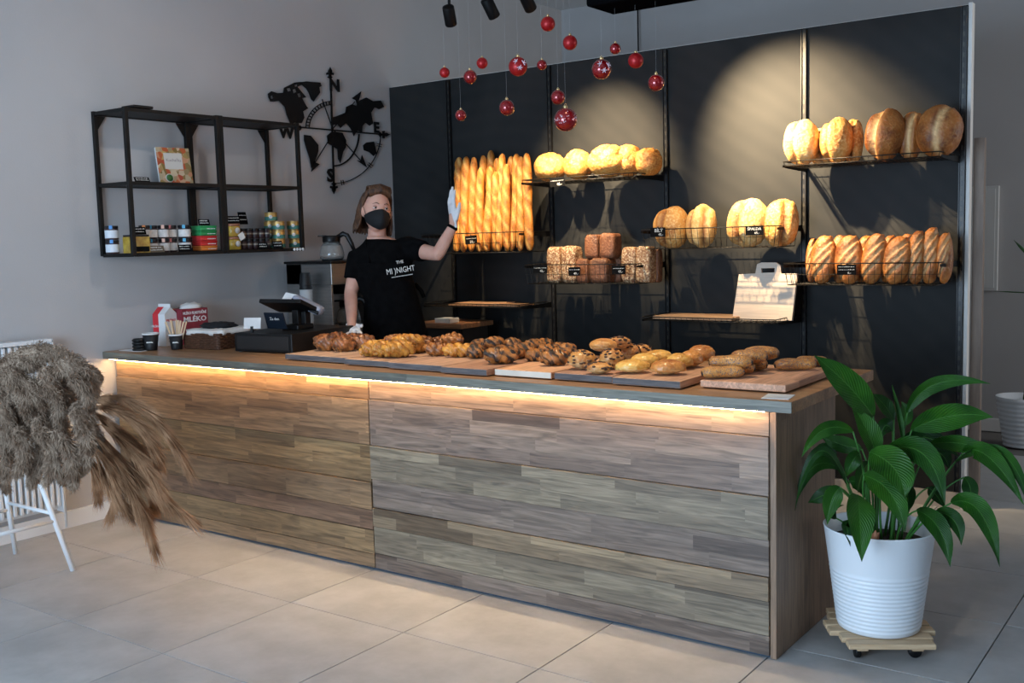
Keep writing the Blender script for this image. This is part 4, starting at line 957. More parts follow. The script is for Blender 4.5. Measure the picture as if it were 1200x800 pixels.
for s_, X, Y, hgt in (('N', 410, 180, 62), ('W', 160, 425, 58), ('E', 628, 400, 55), ('S', 388, 650, 66)):
    a = z7(X, Y); h_ = hgt*.225*mpp(C0)*1.38
    me = text_mesh(s_, h_, .002, .0042); me.transform(frame((.016, a[0], a[1]), (0, 1, 0), (0, 0, 1)) @ Matrix.Diagonal((1.15, 1, 1, 1))); me.materials.clear(); me.materials.append(MC); link('letter', me, cp)
q = MB()
for X, Y in ((388, 110), (405, 715), (655, 434)):
    a = z7(X, Y); q.tube([(0, a[0], a[1]), (.016, a[0], a[1])], .004, 8)
q.build('standoff', MC, cp)

# ================================================================= THINGS ON THE LEFT OF THE WORKTOP
CUPB = mat('cup_black', (.006, .0065, .008), rough=.5)
def paper_cup(P, r, h, label, rimw=True, group='black paper cups on the worktop', logo=True):
    t = empty('paper_cup', P); tag(t, label, 'cup', group)
    MB().lathe([(r*.74, 0), (r*.76, .002), (r, h), (r*.97, h), (r*.73, .004)], 24).build('body', CUPB, t)
    if rimw: MB().lathe([(r*1.0, h-.004), (r*1.06, h-.002), (r*1.06, h+.004), (r*.9, h+.006), (r*.9, h+.0)], 24, cap=False).build('rim', PAPER, t)
    if logo:
        q = MB(); rr = random.Random(3)
        for k in range(6):
            a = radians(-47-22+k*9); x, y = r*.9*cos(a), r*.9*sin(a); q.box((-.0025, -.001, -.004), (.0025, .001, rr.uniform(.0, .005)), M=Matrix.Translation((x, y, h*.52)) @ Matrix.Rotation(a+pi/2, 4, 'Z'))
        q.build('logo', CHALK, t)
    return t
P = atz(156, 411, ZT+.001)
t = empty('lid_stack', (P.x+.02, P.y+.03, ZT+.001)); tag(t, 'low stack of black plastic cup lids beside the cups', 'lids')
for k in range(4): MB().lathe([(.036, 0), (.040, .003), (.040, .009), (.033, .014), (.033, .0155)], 24).build('lid', BLACKP, t, (0, 0, k*.0165))
c1 = atz(174.5, 411, ZT+.001); paper_cup(c1+Vector((-.02, .03, 0)), .042, .088, 'black paper cup with white lid rim next to the lids')
c2 = atz(204.5, 410, ZT+.001); c2 = c2+Vector((-.02, .03, 0)); paper_cup(c2, .038, .078, 'black paper cup filled with wooden stirrers', logo=True)
MB().box((-.09, -.045, 0), (.09, .045, .0015)).build('paper_sheet', PAPER, None, (.13, .06, ZT+.0002)); tag(bpy.data.objects['paper_sheet'], 'white paper sheet under the lids and cup', 'paper')
STK = mat('stirrer_wood', (.62, .42, .25), (.72, .52, .34), 30, rough=.7, stretch=(1, 1, .1))
sr = random.Random(5); sme = MB().box((-.0045, -.001, 0), (.0045, .001, .15), bev=.0005).build('wooden_stirrer', STK)
for i in range(11):
    o = sme if i == 0 else link('wooden_stirrer', sme.data)
    dx = (i-5)/5; o.location = c2+Vector((dx*.014, sr.uniform(-.010, .010), .006)); o.rotation_euler = (sr.uniform(-.12, .12), dx*.32+sr.uniform(-.06, .06), YAW+sr.uniform(-.3, .3))
    tag(o, 'wooden coffee stirrer in the black cup, %s of the fanned tips' % ORD[i], 'stirrer', 'wooden stirrers in the paper cup')
# milk carton
P = atz(187, 406, ZT+.001); mk = empty('milk_carton', P+Vector((-.02, .06, 0))); mk.rotation_euler = (0, 0, .15); tag(mk, 'white and red milk carton with gabled top', 'carton')
CW = mat('carton_white', (.72, .72, .72), rough=.5); CR = mat('carton_red', (.62, .03, .04), rough=.5)
mk.scale = (1.25, 1.25, 1.05)
q = MB(); q.box((-.036, -.036, 0), (.036, .036, .17), bev=.001)
q.add([(-.036, -.036, .17), (.036, -.036, .17), (.036, .036, .17), (-.036, .036, .17), (-.036, 0, .205), (.036, 0, .205), (-.036, 0, .222), (.036, 0, .222)], [(0, 1, 5, 4), (2, 3, 4, 5), (0, 4, 3), (1, 2, 5), (4, 5, 7, 6)])
q.build('carton_body', CW, mk)
MB().box((-.0366, -.0366, .06), (-.003, -.034, .17)).build('red_panel', CR, mk)
qq = MB(); qq.add([(-.0366, -.0366, .17), (-.001, -.0366, .17), (-.001, -.0016, .206), (-.0366, -.0016, .206)], [(0, 1, 2, 3)]); qq.build('red_gable', CR, mk)
text('lettering', 'MLÉKO', .016, frame((-.019, -.0371, .105), (1, 0, 0), (0, 0, 1)), CW, mk); text('lettering', 'MLÉKO', .018, frame((.0366, 0, .135), (0, 1, 0), (0, 0, 1)), CR, mk)
q = MB()
for k in range(9): q.box((.0361, -.02+k*.0045, .02), (.0366, -.018+k*.0045, .045))
q.build('barcode', TAG, mk)
# milk crate box behind
P = atx(222, 372, .06); bx = empty('cardboard_box', (.085, .60, ZT+.001)); tag(bx, 'dark red and white printed cardboard box against the left wall', 'box')
BXR = mat('box_maroon', (.22, .02, .035), (.28, .03, .045), 20, rough=.6)
y0b = atx(213, 375, .15).y-.60; y1b = atx(244, 375, .15).y-.60; zb1 = atx(222, 362, .15).z-ZT
MB().box((-.075, y0b, 0), (.065, y1b, zb1), bev=.002).build('box_body', BXR, bx)
text('lettering', 'MLÉKO PLNOTUČNÉ', .0205, frame((.0656, (y0b+y1b)/2, zb1-.024), (0, 1, 0), (0, 0, 1)), CW, bx, bold=.0006, sx=.82)
text('lettering', 'MLÉKO', .04, frame((.0656, (y0b+y1b)/2, zb1-.06), (0, 1, 0), (0, 0, 1)), CW, bx, bold=.001, sx=1.2)
q = MB().blob((0, 0, 0), (.05, .07, .025), 16, 10, lambda u: (1+.4*mnoise.noise(u*4), 0, 0)); q.build('paper_crumple', PAPER, bx, (0, (y0b+y1b)/2+.02, zb1+.005))
# wicker basket
def wicker():
    mt, nt, b = nodes('wicker'); L = nt.links.new
    tc = N(nt, 'ShaderNodeTexCoord'); n = N(nt, 'ShaderNodeTexNoise'); n.inputs['Scale'].default_value = 60; L(tc.outputs['Object'], n.inputs['Vector'])
    cr = N(nt, 'ShaderNodeValToRGB'); cr.color_ramp.elements[0].color = (.035, .014, .008, 1); cr.color_ramp.elements[1].color = (.16, .07, .035, 1); L(n.outputs['Fac'], cr.inputs[0]); L(cr.outputs[0], b.inputs['Base Color']); b.inputs['Roughness'].default_value = .5
    return mt
WK = wicker()
bc = Vector((.445, .37, ZT+.001)); bs = empty('wicker_basket', bc); bs.rotation_euler = (0, 0, .1); tag(bs, 'dark woven rectangular basket lined with white cloth', 'basket')
q = MB(); bw, bd, bh = .125, .135, .082
for k in range(9):
    z = .005+k*.0095; ph = k % 2
    pts = []; n_ = 40
    per = [(-bw, -bd), (bw, -bd), (bw, bd), (-bw, bd)]
    for e_ in range(4):
        a = Vector(per[e_]); b_ = Vector(per[(e_+1) % 4])
        for j in range(12):
            p = a.lerp(b_, j/12); nn = Vector(((b_-a).y, -(b_-a).x)).normalized(); p = p+nn*(.003*(1 if (j+ph) % 2 else -1)); pts.append((p.x*(1+.04*k/9), p.y*(1+.04*k/9), z))
    pts.append(pts[0]); q.tube(pts, .0055, 6, cap=False)
q.build('weave', WK, bs)
MB().box((-bw+.004, -bd+.004, .0), (bw-.004, bd-.004, .07)).build('lining', mat('basket_inner', (.03, .015, .01), rough=.8), bs)
CL = mat('cloth_white', (.68, .66, .63), (.75, .73, .7), 15, rough=.9)
def ruffle(u): return 1+.06*sin(math.atan2(u.y, u.x)*9)+.08*mnoise.noise(u*3), 0, 0
q = MB().blob((0, 0, .088), (bw+.014, bd+.014, .018), 48, 12, ruffle, .45); q.build('cloth', CL, bs)
q = MB().blob((0, 0, 0), (.095, .07, .022), 32, 14, lambda u: (1+.35*mnoise.noise(u*2.5+Vector((3, 1, 7))), 0, 0)); o = q.build('black_cloth', mat('cloth_black', (.01, .01, .012), rough=.9), None, bc+Vector((0, -.01, .115))); o.rotation_euler = (0, 0, .5); tag(o, 'crumpled black cloth lying on the lined wicker basket', 'cloth')
# drinking glass
P = atz(268, 388, ZT+.001); t = MB().lathe([(.03, 0), (.036, .11), (.034, .11), (.028, .006)], 24).build('drinking_glass', GLASS, None, (.50, .70, ZT+.001)); tag(t, 'clear empty drinking glass behind the wicker basket', 'glass')
o = MB().box((-.05, -.03, 0), (.05, .03, .045), bev=.004).build('black_box', BLACKP, None, (.50, .88-.12, ZT+.001)); o.location = (.47, .785-.02+.01, ZT+.001); tag(o, 'small black box behind the drinking glass', 'box')

# ================================================================= CASH REGISTER
cr_ = empty('cash_register', (.90, .50, ZT)); cr_.rotation_euler = (0, 0, .13); tag(cr_, 'black till with cash drawer, tilted screen and stand', 'till')
MB().box((-.19, -.255, .004), (.19, .255, .10), bev=.004).build('cash_drawer', BLACKP, cr_)
MB().box((-.17, -.258, .018), (.17, -.254, .085), bev=.001).build('drawer_front', mat('drawer_black', (.014, .013, .013), rough=.5), cr_)
q = MB()
for sx in (-1, 1):
    for sy in (-1, 1): q.lathe([(.012, 0), (.012, .005)], 10, (sx*.17, sy*.23, 0))
q.build('feet', mat('feet_grey', (.3, .3, .3), rough=.5), cr_)
MB().box((-.05, -.05, .10), (.06, .08, .125), bev=.005).build('stand_foot', BLACKP, cr_)
MB().box((-.02, 0, .12), (.02, .03, .20), bev=.003).build('stand_arm', BLACKP, cr_)
Mx = Matrix.Translation((-.02, 0, .222)) @ Matrix.Rotation(radians(-22), 4, 'X')
MB().box((-.15, -.085, -.011), (.13, .085, .011), bev=.004, M=Mx).build('screen', BLACKP, cr_)
MB().box((-.14, -.075, .0112), (.12, .075, .0125), M=Mx).build('glass_panel', mat('screen_glass', (.006, .008, .012), rough=.08), cr_)
Mx = Matrix.Translation((-.01, -.14, .155)) @ Matrix.Rotation(radians(18), 4, 'X')
MB().box((-.065, -.004, -.045), (.065, .004, .045), bev=.003, M=Mx).build('customer_display', mat('display_dark', (.012, .018, .028), rough=.15), cr_)
text('display_lettering', 'Za den', .022, Mx @ frame((0, -.0046, .012), (1, 0, 0), (0, 0, 1)), CHALK, cr_)
q = empty('card', cr_.matrix_basis @ Vector((-.10, -.22, .101)));  q.name = 'card_stand'; q.rotation_euler = (0, 0, .45); tag(q, 'white card on small black holder at front left of the till', 'card')
MB().box((-.006, -.006, 0), (.006, .006, .03)).build('holder', BLACKP, q); MB().box((-.046, -.0015, .018), (.046, .0015, .075), M=Matrix.Rotation(-.2, 4, 'X')).build('paper', PAPER, q)
# card terminal
tp = at(352, 371, .48); tt = empty('card_terminal', (.90, .56, ZT+.101)); tt.rotation_euler = (0, 0, .35); tag(tt, 'white and grey card terminal on a black stand on the till', 'payment terminal')
MB().box((-.03, -.03, 0), (.03, .03, .09), bev=.006).build('stand', BLACKP, tt)
Mx = Matrix.Translation((.03, 0, .12)) @ Matrix.Rotation(radians(25), 4, 'Y')
MB().box((-.09, -.036, -.024), (.09, .036, .026), bev=.018, M=Mx).build('shell', mat('terminal_white', (.34, .36, .44), rough=.35), tt)
MB().box((-.085, -.0375, -.016), (.085, .0375, .006), bev=.004, M=Mx).build('shell_band', BLACKP, tt)
Mx2 = Matrix.Translation((-.07, -.012, .155)) @ Matrix.Rotation(radians(50), 4, 'X') @ Matrix.Rotation(radians(-14), 4, 'Z')
MB().box((-.042, -.034, -.002), (.042, .034, .002), M=Mx2).build('paper_sign', PAPER, tt)
MB().box((-.046, -.038, -.006), (.046, .038, -.002), bev=.001, M=Mx2).build('reader_back', BLACKP, tt)

# ================================================================= BACK CABINET, COFFEE MACHINE
CAB = mat('cabinet_dark', (.035, .028, .024), rough=.5)
cb_ = empty('back_cabinet', (.30, 1.62, 0)); tag(cb_, 'dark low cabinet along the left wall behind the counter', 'cabinet')
MB().box((-.28, -.56, .06), (.26, .16, .86)).build('body', CAB, cb_)
MB().box((-.295, -.58, .86), (.28, .18, .89), bev=.002).build('top', mat('cab_top', (.04, .036, .034), rough=.35), cb_)
MB().box((-.28, -.54, 0), (.22, .14, .06)).build('plinth', BLACK, cb_)
for k in range(2):
    d = MB().box((.261, -.55+k*.355, .07), (.279, -.20+k*.355, .85), bev=.001).build('door', CAB, cb_); MB().box((.280, -.235+k*.07, .6), (.289, -.225+k*.07, .75)).build('handle', STEEL, d)
zc = .891
cm = empty('coffee_machine', (.26, 1.42, zc)); cm.rotation_euler = (0, 0, .0); tag(cm, 'stainless steel filter coffee machine with black top plate', 'coffee machine')
q = MB(); q.box((-.2, -.21, 0), (.20, .21, .035), bev=.003); q.box((-.2, -.21, .035), (-.06, .21, .43), bev=.003); q.box((-.2, -.21, .30), (.20, .21, .43), bev=.004)
q.build('housing', STEEL, cm)
for sy in (-1, 1): MB().box((-.06, sy*.2-.008, .035), (.19, sy*.2+.008, .30), bev=.001).build('side_panel', STEEL, cm)
MB().box((-.21, -.22, .43), (.21, .22, .445), bev=.003).build('warming_plate', BLACKP, cm)
MB().lathe([(.06, 0), (.07, .01), (.075, .06), (.075, .065)], 20, (.07, 0, .235)).build('filter_holder', BLACKP, cm)
GL2 = mat('carafe_glass', (.9, .9, .88), rough=.03, trans=.9); CUF = mat('coffee_water', (.5, .48, .45), rough=.1, trans=.6)
def carafe(loc, rz, label):
    t = empty('glass_carafe', loc); t.rotation_euler = (0, 0, rz); tag(t, label, 'coffee pot', 'glass coffee pots')
    MB().lathe([(.058, 0), (.074, .012), (.078, .035), (.068, .085), (.052, .115), (.050, .115), (.066, .083), (.075, .035), (.071, .014), (.055, .004)], 28).build('glass_bowl', GL2, t)
    MB().lathe([(.055, .115), (.056, .12), (.056, .148), (.05, .155)], 24).build('collar', BLACKP, t)
    MB().box((-.085, -.014, .148), (-.03, .014, .158), bev=.003).build('spout', BLACKP, t)
    MB().lathe([(.062, 0), (.066, .002), (.066, .008), (.060, .011)], 24).build('base_ring', BLACKP, t)
    MB().tube([(.04, 0, .145), (.075, 0, .165), (.098, 0, .155), (.125, 0, .10), (.14, 0, .06)], [.011, .012, .012, .011, .009], 10, sq=1.3).build('handle', BLACKP, t)
P = atx(388, 301, .26)
carafe((.30, P.y-.03, zc+.4455), .62, 'glass coffee pot with black collar on top of the machine')
carafe((.35, 1.45, zc+.036), .62, 'second glass coffee pot inside the machine bay')
# stacked white cups with black cups on top
P = atx(355, 372, .30)
for k in range(9):
    z = ZT-.0095+.001+k*.022
    lidm = k > 7
    t = MB().lathe([(.028, 0), (.030, .002), (.040, .085), (.0415, .087), (.038, .087), (.027, .005)][::1], 20)
    o = t.build('takeaway_cup', mat('cup_white', (.55, .55, .55), (.6, .6, .6), 10, rough=.7), None, (.30, 1.145, zc+.001+.23-k*.0 if False else zc+.001+k*.0235)); 
    tag(o, 'white paper cup nested %s in the stack by the coffee machine' % ['lowest', 'second up', 'third up', 'fourth up', 'fifth up', 'sixth up', 'seventh up', 'eighth up', 'topmost'][k], 'cup', 'nested white cups')
    o.rotation_euler = (0, 0, k)
ztop = zc+.001+8*.0235+.088
for k in range(2):
    o = MB().lathe([(.040, 0), (.0395, .002), (.030, .075), (.029, .077)], 20).build('takeaway_cup', CUPB, None, (.30, 1.145, ztop+k*.024)); tag(o, 'black paper cup upside down on the white cup stack, %s' % ('upper' if k else 'lower'), 'cup', 'upturned black cups')
# wooden bench by the bread wall
tb = empty('side_table', (.80, 1.98, 0)); tag(tb, 'dark wooden side table standing behind the person, by the bread wall', 'table')
o = MB().box((-.24, -.17, .885), (.17, .17, .915), bev=.002).build('table_top', BOARDW, tb); o.color = (.8, .6, .45, 1)
for sx, sy in ((-.2, -.14), (.14, -.14), (-.2, .14), (.14, .14)): MB().tube([(sx, sy, 0), (sx, sy, .885)], .013, 8).build('leg', BLACK, tb)
MB().box((-.22, -.15, .76), (.15, .15, .884)).build('apron', CAB, tb)
o = MB().box((-.06, -.05, 0), (.06, .05, .03), bev=.002).build('paper_pad', PAPER, None, (.80, 1.88, .9165)); tag(o, 'white paper pad on the side table beside the person', 'paper')
o = MB().box((-.03, -.06, 0), (.03, .06, .045), bev=.003).build('orange_box', mat('box_orange', (.55, .13, .03), rough=.5), None, (.50, 1.72, zc+.001)); tag(o, 'small orange box on the cabinet beside the coffee machine', 'box')

# ================================================================= THE SHOPKEEPER
SKIN = mat('skin', (.60, .31, .23), (.66, .37, .28), 14, rough=.55, sss=.15); CLOTH = mat('black_cloth', (.0022, .0022, .0024), (.004, .004, .0044), 30, spec=.08, rough=.95, bump=.2, bscale=60)
GLV = mat('white_glove', (.75, .75, .76), (.66, .66, .68), 30, rough=.7, bump=.3, bscale=60); HAIRM = mat('auburn_hair', (.028, .011, .005), (.13, .055, .022), 20, rough=.5, stretch=(6, 6, .6), bump=.5, bscale=60)
TH = radians(43); PO = Vector((.98, 1.10, 0)); PX = Vector((cos(TH), sin(TH), 0)); PB = Vector((-sin(TH), cos(TH), 0))
person = empty('person', PO, TH); tag(person, 'person with auburn bob and black mask waving a white-gloved hand behind the counter', 'person')
def pl_(px, py, d=0):
    v = ray(px, py); o = PO+PB*d; t = (o-CAM).dot(PB)/v.dot(PB); P = CAM+v*t-PO; return Vector((P.dot(PX), d, P.z))
def fuse(mb, vox, smooth, name, mt, parent):
    o = mb.build('tmp', mt); md = o.modifiers.new('r', 'REMESH'); md.mode = 'VOXEL'; md.voxel_size = vox
    me = baked(o); old = o.data; bpy.data.objects.remove(o); bpy.data.meshes.remove(old)
    bm = bmesh.new(); bm.from_mesh(me)
    for _ in range(smooth): bmesh.ops.smooth_vert(bm, verts=bm.verts, factor=.5, use_axis_x=True, use_axis_y=True, use_axis_z=True)
    bm.to_mesh(me); bm.free(); me.name = name
    me.materials.clear(); me.materials.append(mt)
    for p in me.polygons: p.use_smooth = True
    return link(name, me, parent)
def rings(mb, rr, n=28, top=True):
    vs = []
    for cx, cy, z, rx, ry in rr:
        for j in range(n): a = 2*pi*j/n; vs.append((cx+rx*cos(a), cy+ry*sin(a), z))
    k = len(rr); fs = [(i*n+j, i*n+(j+1) % n, (i+1)*n+(j+1) % n, (i+1)*n+j) for i in range(k-1) for j in range(n)]
    fs += [tuple(range(n))[::-1], tuple((k-1)*n+j for j in range(n))]; mb.add(vs, fs, True)
hip = pl_(463, 392); wst = pl_(459, 352); che = pl_(449, 318); shc = pl_(447, 293); nk = pl_(441, 283)
HC = pl_(441.5, 247.5, -.02)
tor = [(hip.x, 0, .80, .150, .115), (hip.x, 0, .92, .165, .12), (hip.x, 0, 1.0, .155, .115), (wst.x, 0, 1.12, .130, .10), (che.x, .0, 1.24, .145, .11), (che.x, 0, 1.32, .155, .11), (shc.x+.01, .005, 1.395, .155, .09), (shc.x+.02, .01, 1.44, .11, .07), (nk.x+.005, .01, 1.475, .058, .055)]
shR = pl_(421, 303, .01); elR = pl_(411, 343, -.03); wrR = pl_(412, 377, -.22); haR = pl_(413, 391, -.30)
shL = pl_(478, 291, .0); elL = pl_(513, 298, -.17); wrL = pl_(532, 263, -.17); haL = pl_(527, 219, -.15)
def limb(mb, pts, rad, n=14, steps=6):
    P = []; R = []
    for i in range(len(pts)-1):
        for s_ in range(steps): t = s_/steps; P.append(pts[i].lerp(pts[i+1], t)); R.append(rad[i]*(1-t)+rad[i+1]*t)
    P.append(pts[-1]); R.append(rad[-1]); mb.tube(P, R, n)
b = MB(); rings(b, tor)
limb(b, [nk+Vector((0, .02, -.05)), Vector((HC.x-.0, .02, HC.z-.06))], [.056, .05])
limb(b, [shR+Vector((.03, 0, 0)), shR, shR.lerp(elR, .5), elR, elR.lerp(wrR, .35), wrR, haR], [.05, .052, .046, .037, .037, .026, .022])
limb(b, [shL+Vector((-.03, 0, 0)), shL, shL.lerp(elL, .5), elL, elL.lerp(wrL, .35), wrL, wrL.lerp(haL, .3)], [.05, .052, .045, .037, .036, .025, .022])
for sx in (-1, 1): limb(b, [Vector((hip.x+sx*.085, 0, .86)), Vector((hip.x+sx*.09, -.01, .48)), Vector((hip.x+sx*.09, .02, .09))], [.085, .06, .04])
HM = Matrix.Translation(HC) @ Matrix.Rotation(radians(15), 4, 'Z') @ Matrix.Rotation(radians(7), 4, 'Y') @ Matrix.Rotation(radians(-6), 4, 'X')
vs = []; nu, nv = 56, 44
for i in range(nv+1):
    th = pi*i/nv
    for j in range(nu):
        ph = 2*pi*j/nu; u = Vector((sin(th)*cos(ph), sin(th)*sin(ph), cos(th)))
        lo = max(0, -u.z); fr_ = max(0, -u.y)
        x = .075*u.x*(1-.30*lo**1.6); y = .094*u.y*(1-.25*lo*(u.y > 0)) ; z = .116*u.z
        if u.y < 0:
            y += .010*exp(-((abs(x)-.031)/.014)**2-((z-.006)/.012)**2)      # eye sockets
            y -= .005*exp(-((abs(x)-.028)/.02)**2-((z-.028)/.009)**2)       # brow
            y -= .022*exp(-(x/.010)**2-((z+.028)/.020)**2)                  # nose
            y -= .010*exp(-(x/.016)**2-((z+.036)/.010)**2)
            y -= .006*exp(-(x/.022)**2-((z+.068)/.008)**2)                  # lips
            y -= .006*exp(-(x/.022)**2-((z+.100)/.014)**2)                  # chin
            y -= .004*exp(-((abs(x)-.045)/.016)**2-((z+.02)/.02)**2)        # cheeks
        vs.append(HM @ Vector((x, y, z)))
fs = [(i*nu+j, (i+1)*nu+j, (i+1)*nu+(j+1) % nu, i*nu+(j+1) % nu) for i in range(nv) for j in range(nu)]
b.add(vs, fs, True)
for sx in (-1, 1): b.blob((0, 0, 0), (.010, .019, .031), 14, 10, None, 1, M=HM @ Matrix.Translation((sx*.078, .006, -.008)) @ Matrix.Rotation(sx*radians(18), 4, 'Z'))
b.attr = {}
body = fuse(b, .0052, 2, 'body', SKIN, person)
EW = mat('eye_white', (.7, .66, .63), rough=.2); EI = mat('iris', (.05, .04, .03), rough=.15); LID = mat('eyelid_skin', (.50, .27, .21), rough=.5); BRW = mat('eyebrow_hair', (.10, .045, .02), rough=.8)
for sx in (-1, 1):
    M_ = HM @ Matrix.Translation((sx*.031, -.0745, .006))
    e = MB().blob((0, 0, 0), (.0125, .0125, .0125), 16, 12, M=M_).build('eye', EW, person)
    MB().lathe([(.0058, 0), (.0055, .0012), (0.0001, .0016)], 14, M=M_ @ Matrix.Translation((.001, -.0118, .0)) @ Matrix.Rotation(radians(90), 4, 'X')).build('iris', EI, e)
    q = MB(); q.blob((0, 0, 0), (.0135, .0135, .0135), 20, 12, M=M_ @ Matrix.Translation((0, .0, .0052))); q.build('eyelid', LID, e)
    MB().tube([M_ @ Vector((-.0115, -.0085, .0035)), M_ @ Vector((-.005, -.0128, .0052)), M_ @ Vector((.005, -.0128, .0052)), M_ @ Vector((.0115, -.0085, .0035))], [.0008, .0012, .0012, .0008], 6).build('eyelashes', BRW, e)
    q = MB(); q.blob((0, 0, 0), (.0135, .0130, .0125), 20, 12, M=M_ @ Matrix.Translation((0, .001, -.0075))); q.build('eyelid', LID, e)
    MB().tube([HM @ Vector((sx*(.014+.0), -.098, .026)), HM @ Vector((sx*.030, -.0935, .033)), HM @ Vector((sx*.047, -.079, .027))], [.0028, .0034, .0014], 8, sq=.6).build('eyebrow', BRW, person)
# face mask
q = MB(); nu, nv = 24, 14; vs = []
for i in range(nv+1):
    v = i/nv
    for j in range(nu+1):
        u = -1+2*j/nu; a = u*1.28
        side = abs(u)**1.5
        zt = .004-.034*side; zb_ = -.122+.055*side
        z = zt+(zb_-zt)*v
        bul = (1-u*u)*sin(pi*min(1, v*.92+.04))
        y = -.006-.090*cos(a)-.026*bul - .010*exp(-(u/.16)**2)*(1-v)*1.2 + .02*side
        if v > .8: y += .02*(v-.8)/.2*(1-side)
        z = -.052+(z+.052)*.86; vs.append(HM @ Vector((.0775*sin(a)*(1-.14*v), y*.97-.002, z)))
q.add(vs, [(i*(nu+1)+j, i*(nu+1)+j+1, (i+1)*(nu+1)+j+1, (i+1)*(nu+1)+j) for i in range(nv) for j in range(nu)], True)
mk_ = q.build('face_mask', mat('mask_black', (.006, .0065, .008), rough=.8), person); sm = mk_.modifiers.new('s', 'SOLIDIFY'); sm.thickness = .002; mk_['label'] = 'black fabric face mask'
for sx in (-1, 1):
    MB().tube([HM @ Vector((sx*.072, -.035, -.028)), HM @ Vector((sx*.080, -.012, .012)), HM @ Vector((sx*.085, .012, .022)), HM @ Vector((sx*.086, .022, -.005)), HM @ Vector((sx*.079, .0, -.05)), HM @ Vector((sx*.070, -.035, -.066))], .0014, 6).build('ear_loop', CLOTH, mk_)
# hair: cap and locks
hb = MB(); vs = []; nu, nv = 48, 30
def hairR(u):
    return Vector((.084*u.x, .012+.100*u.y, .012+.122*u.z))
keep = {}
for i in range(nv+1):
    th = pi*i/nv
    for j in range(nu):
        ph = 2*pi*j/nu; u = Vector((sin(th)*cos(ph), sin(th)*sin(ph), cos(th))); p = hairR(u)
        p *= 1+.025*mnoise.noise(Vector((u.x*9, u.y*9, u.z*2)))
        keep[i*nu+j] = (p.y > -.012 or p.z > .100) and p.z > -.10 and not (p.y < .03 and p.z < .035)
        vs.append(HM @ p)
fs = [(i*nu+j, (i+1)*nu+j, (i+1)*nu+(j+1) % nu, i*nu+(j+1) % nu) for i in range(nv) for j in range(nu)]
fs = [f for f in fs if all(keep[x] for x in f)]
hb.add(vs, fs, True)
hr = random.Random(11)
for k in range(110):
    ph = radians(62+236*k/109)           # 0 = front
    s_, c_ = sin(ph), -cos(ph)
    frn = max(0, cos(ph))
    top = Vector((s_*.025+hr.uniform(-.006, .006), -.055*frn+.03*(1-frn)*c_, .132))
    m1 = Vector((s_*.076, .012+c_*.088, .092)); m2 = Vector((s_*.091, .014+c_*.104, .02)); m3 = Vector((s_*.098, .016+c_*.105, -.055))
    L_ = hr.uniform(-.128, -.100); m4 = Vector((s_*(.112 if s_ < 0 else .098), .020+c_*.098, L_))
    if abs(s_) > .5 and c_ < .45: m2 += Vector((0, .045-.03*c_, .0)); m3 += Vector((0, .045, 0)); m4 += Vector((s_*.004, .030, 0))
    pts = []; ctrl = [top, m1, m2, m3, m4]
    for a in range(4):
        for q_ in range(4): pts.append(HM @ ctrl[a].lerp(ctrl[a+1], q_/4))
    pts.append(HM @ m4)
    for _ in range(2): pts = [pts[0]]+[(pts[i-1]+pts[i]*2+pts[i+1])/4 for i in range(1, len(pts)-1)]+[pts[-1]]
    hb.tube(pts, [.010]+[.011+hr.uniform(-.002, .003) for _ in range(len(pts)-3)]+[.008, .003], 6, sq=.7)
for k in range(26):                      # quiff swept back from the forehead
    x = -.05+.10*k/25
    pts = [HM @ Vector((x*1.15, -.062+.35*abs(x), .090-abs(x)*.42)), HM @ Vector((x*1.15, -.070+.3*abs(x), .116-abs(x)*.25)), HM @ Vector((x*1.1, -.04, .142-abs(x)*.3)), HM @ Vector((x, .03, .140)), HM @ Vector((x, .08, .09))]
    hb.tube(pts, [.004, .010, .012, .011, .006], 6, sq=.7)
hb.build('hair', HAIRM, person)['label'] = 'auburn chin-length hair'
# clothes
t_ = MB(); rings(t_, [(cx, cy, z, rx+.014, ry+.014) for cx, cy, z, rx, ry in tor[1:-1]]+[(nk.x+.008, .012, 1.465, .068, .062)])
limb(t_, [shR+Vector((.04, 0, .0)), shR+Vector((-.004, 0, .006)), shR.lerp(elR, .62)], [.062, .066, .060]); limb(t_, [shL+Vector((-.04, 0, .0)), shL+Vector((.0, 0, .006)), shL.lerp(elL, .55)], [.062, .066, .062])
t_.attr = {}
fuse(t_, .009, 3, 'tshirt', CLOTH, person)
def shell(levels, a0, a1, off, name, mt, n=24, th=.004):
    q = MB(); vs = []
    for cx, cy, z, rx, ry in levels:
        for j in range(n+1): a = radians(a0+(a1-a0)*j/n); vs.append((cx+(rx+off)*cos(a), cy+(ry+off)*sin(a)+.004*sin(a*7+z*9), z))
    q.add(vs, [(i*(n+1)+j, i*(n+1)+j+1, (i+1)*(n+1)+j+1, (i+1)*(n+1)+j) for i in range(len(levels)-1) for j in range(n)], True)
    o = q.build(name, mt, person); s_ = o.modifiers.new('s', 'SOLIDIFY'); s_.thickness = th; return o
shell([(hip.x, 0, .50, .21, .16), (hip.x, 0, .70, .19, .15), (hip.x, 0, .92, .165, .12), (wst.x, 0, 1.12, .132, .102), (che.x, 0, 1.24, .145, .11), (che.x, 0, 1.33, .135, .112)], 180+12, 360-12, .024, 'apron', CLOTH)
MB().tube([Vector((che.x-.075, -.115, 1.33)), Vector((nk.x-.062, -.03, 1.445)), Vector((nk.x-.045, .05, 1.475)), Vector((nk.x+.045, .05, 1.475)), Vector((nk.x+.066, -.03, 1.445)), Vector((che.x+.08, -.115, 1.33))], .006, 6, sq=2).build('apron_strap', CLOTH, person)
MB().tube([Vector((wst.x+.135, .03, 1.20)), Vector((wst.x+.17, .03, 1.16)), Vector((wst.x+.185, .03, 1.12))], .006, 6, sq=2).build('apron_tie', CLOTH, person)
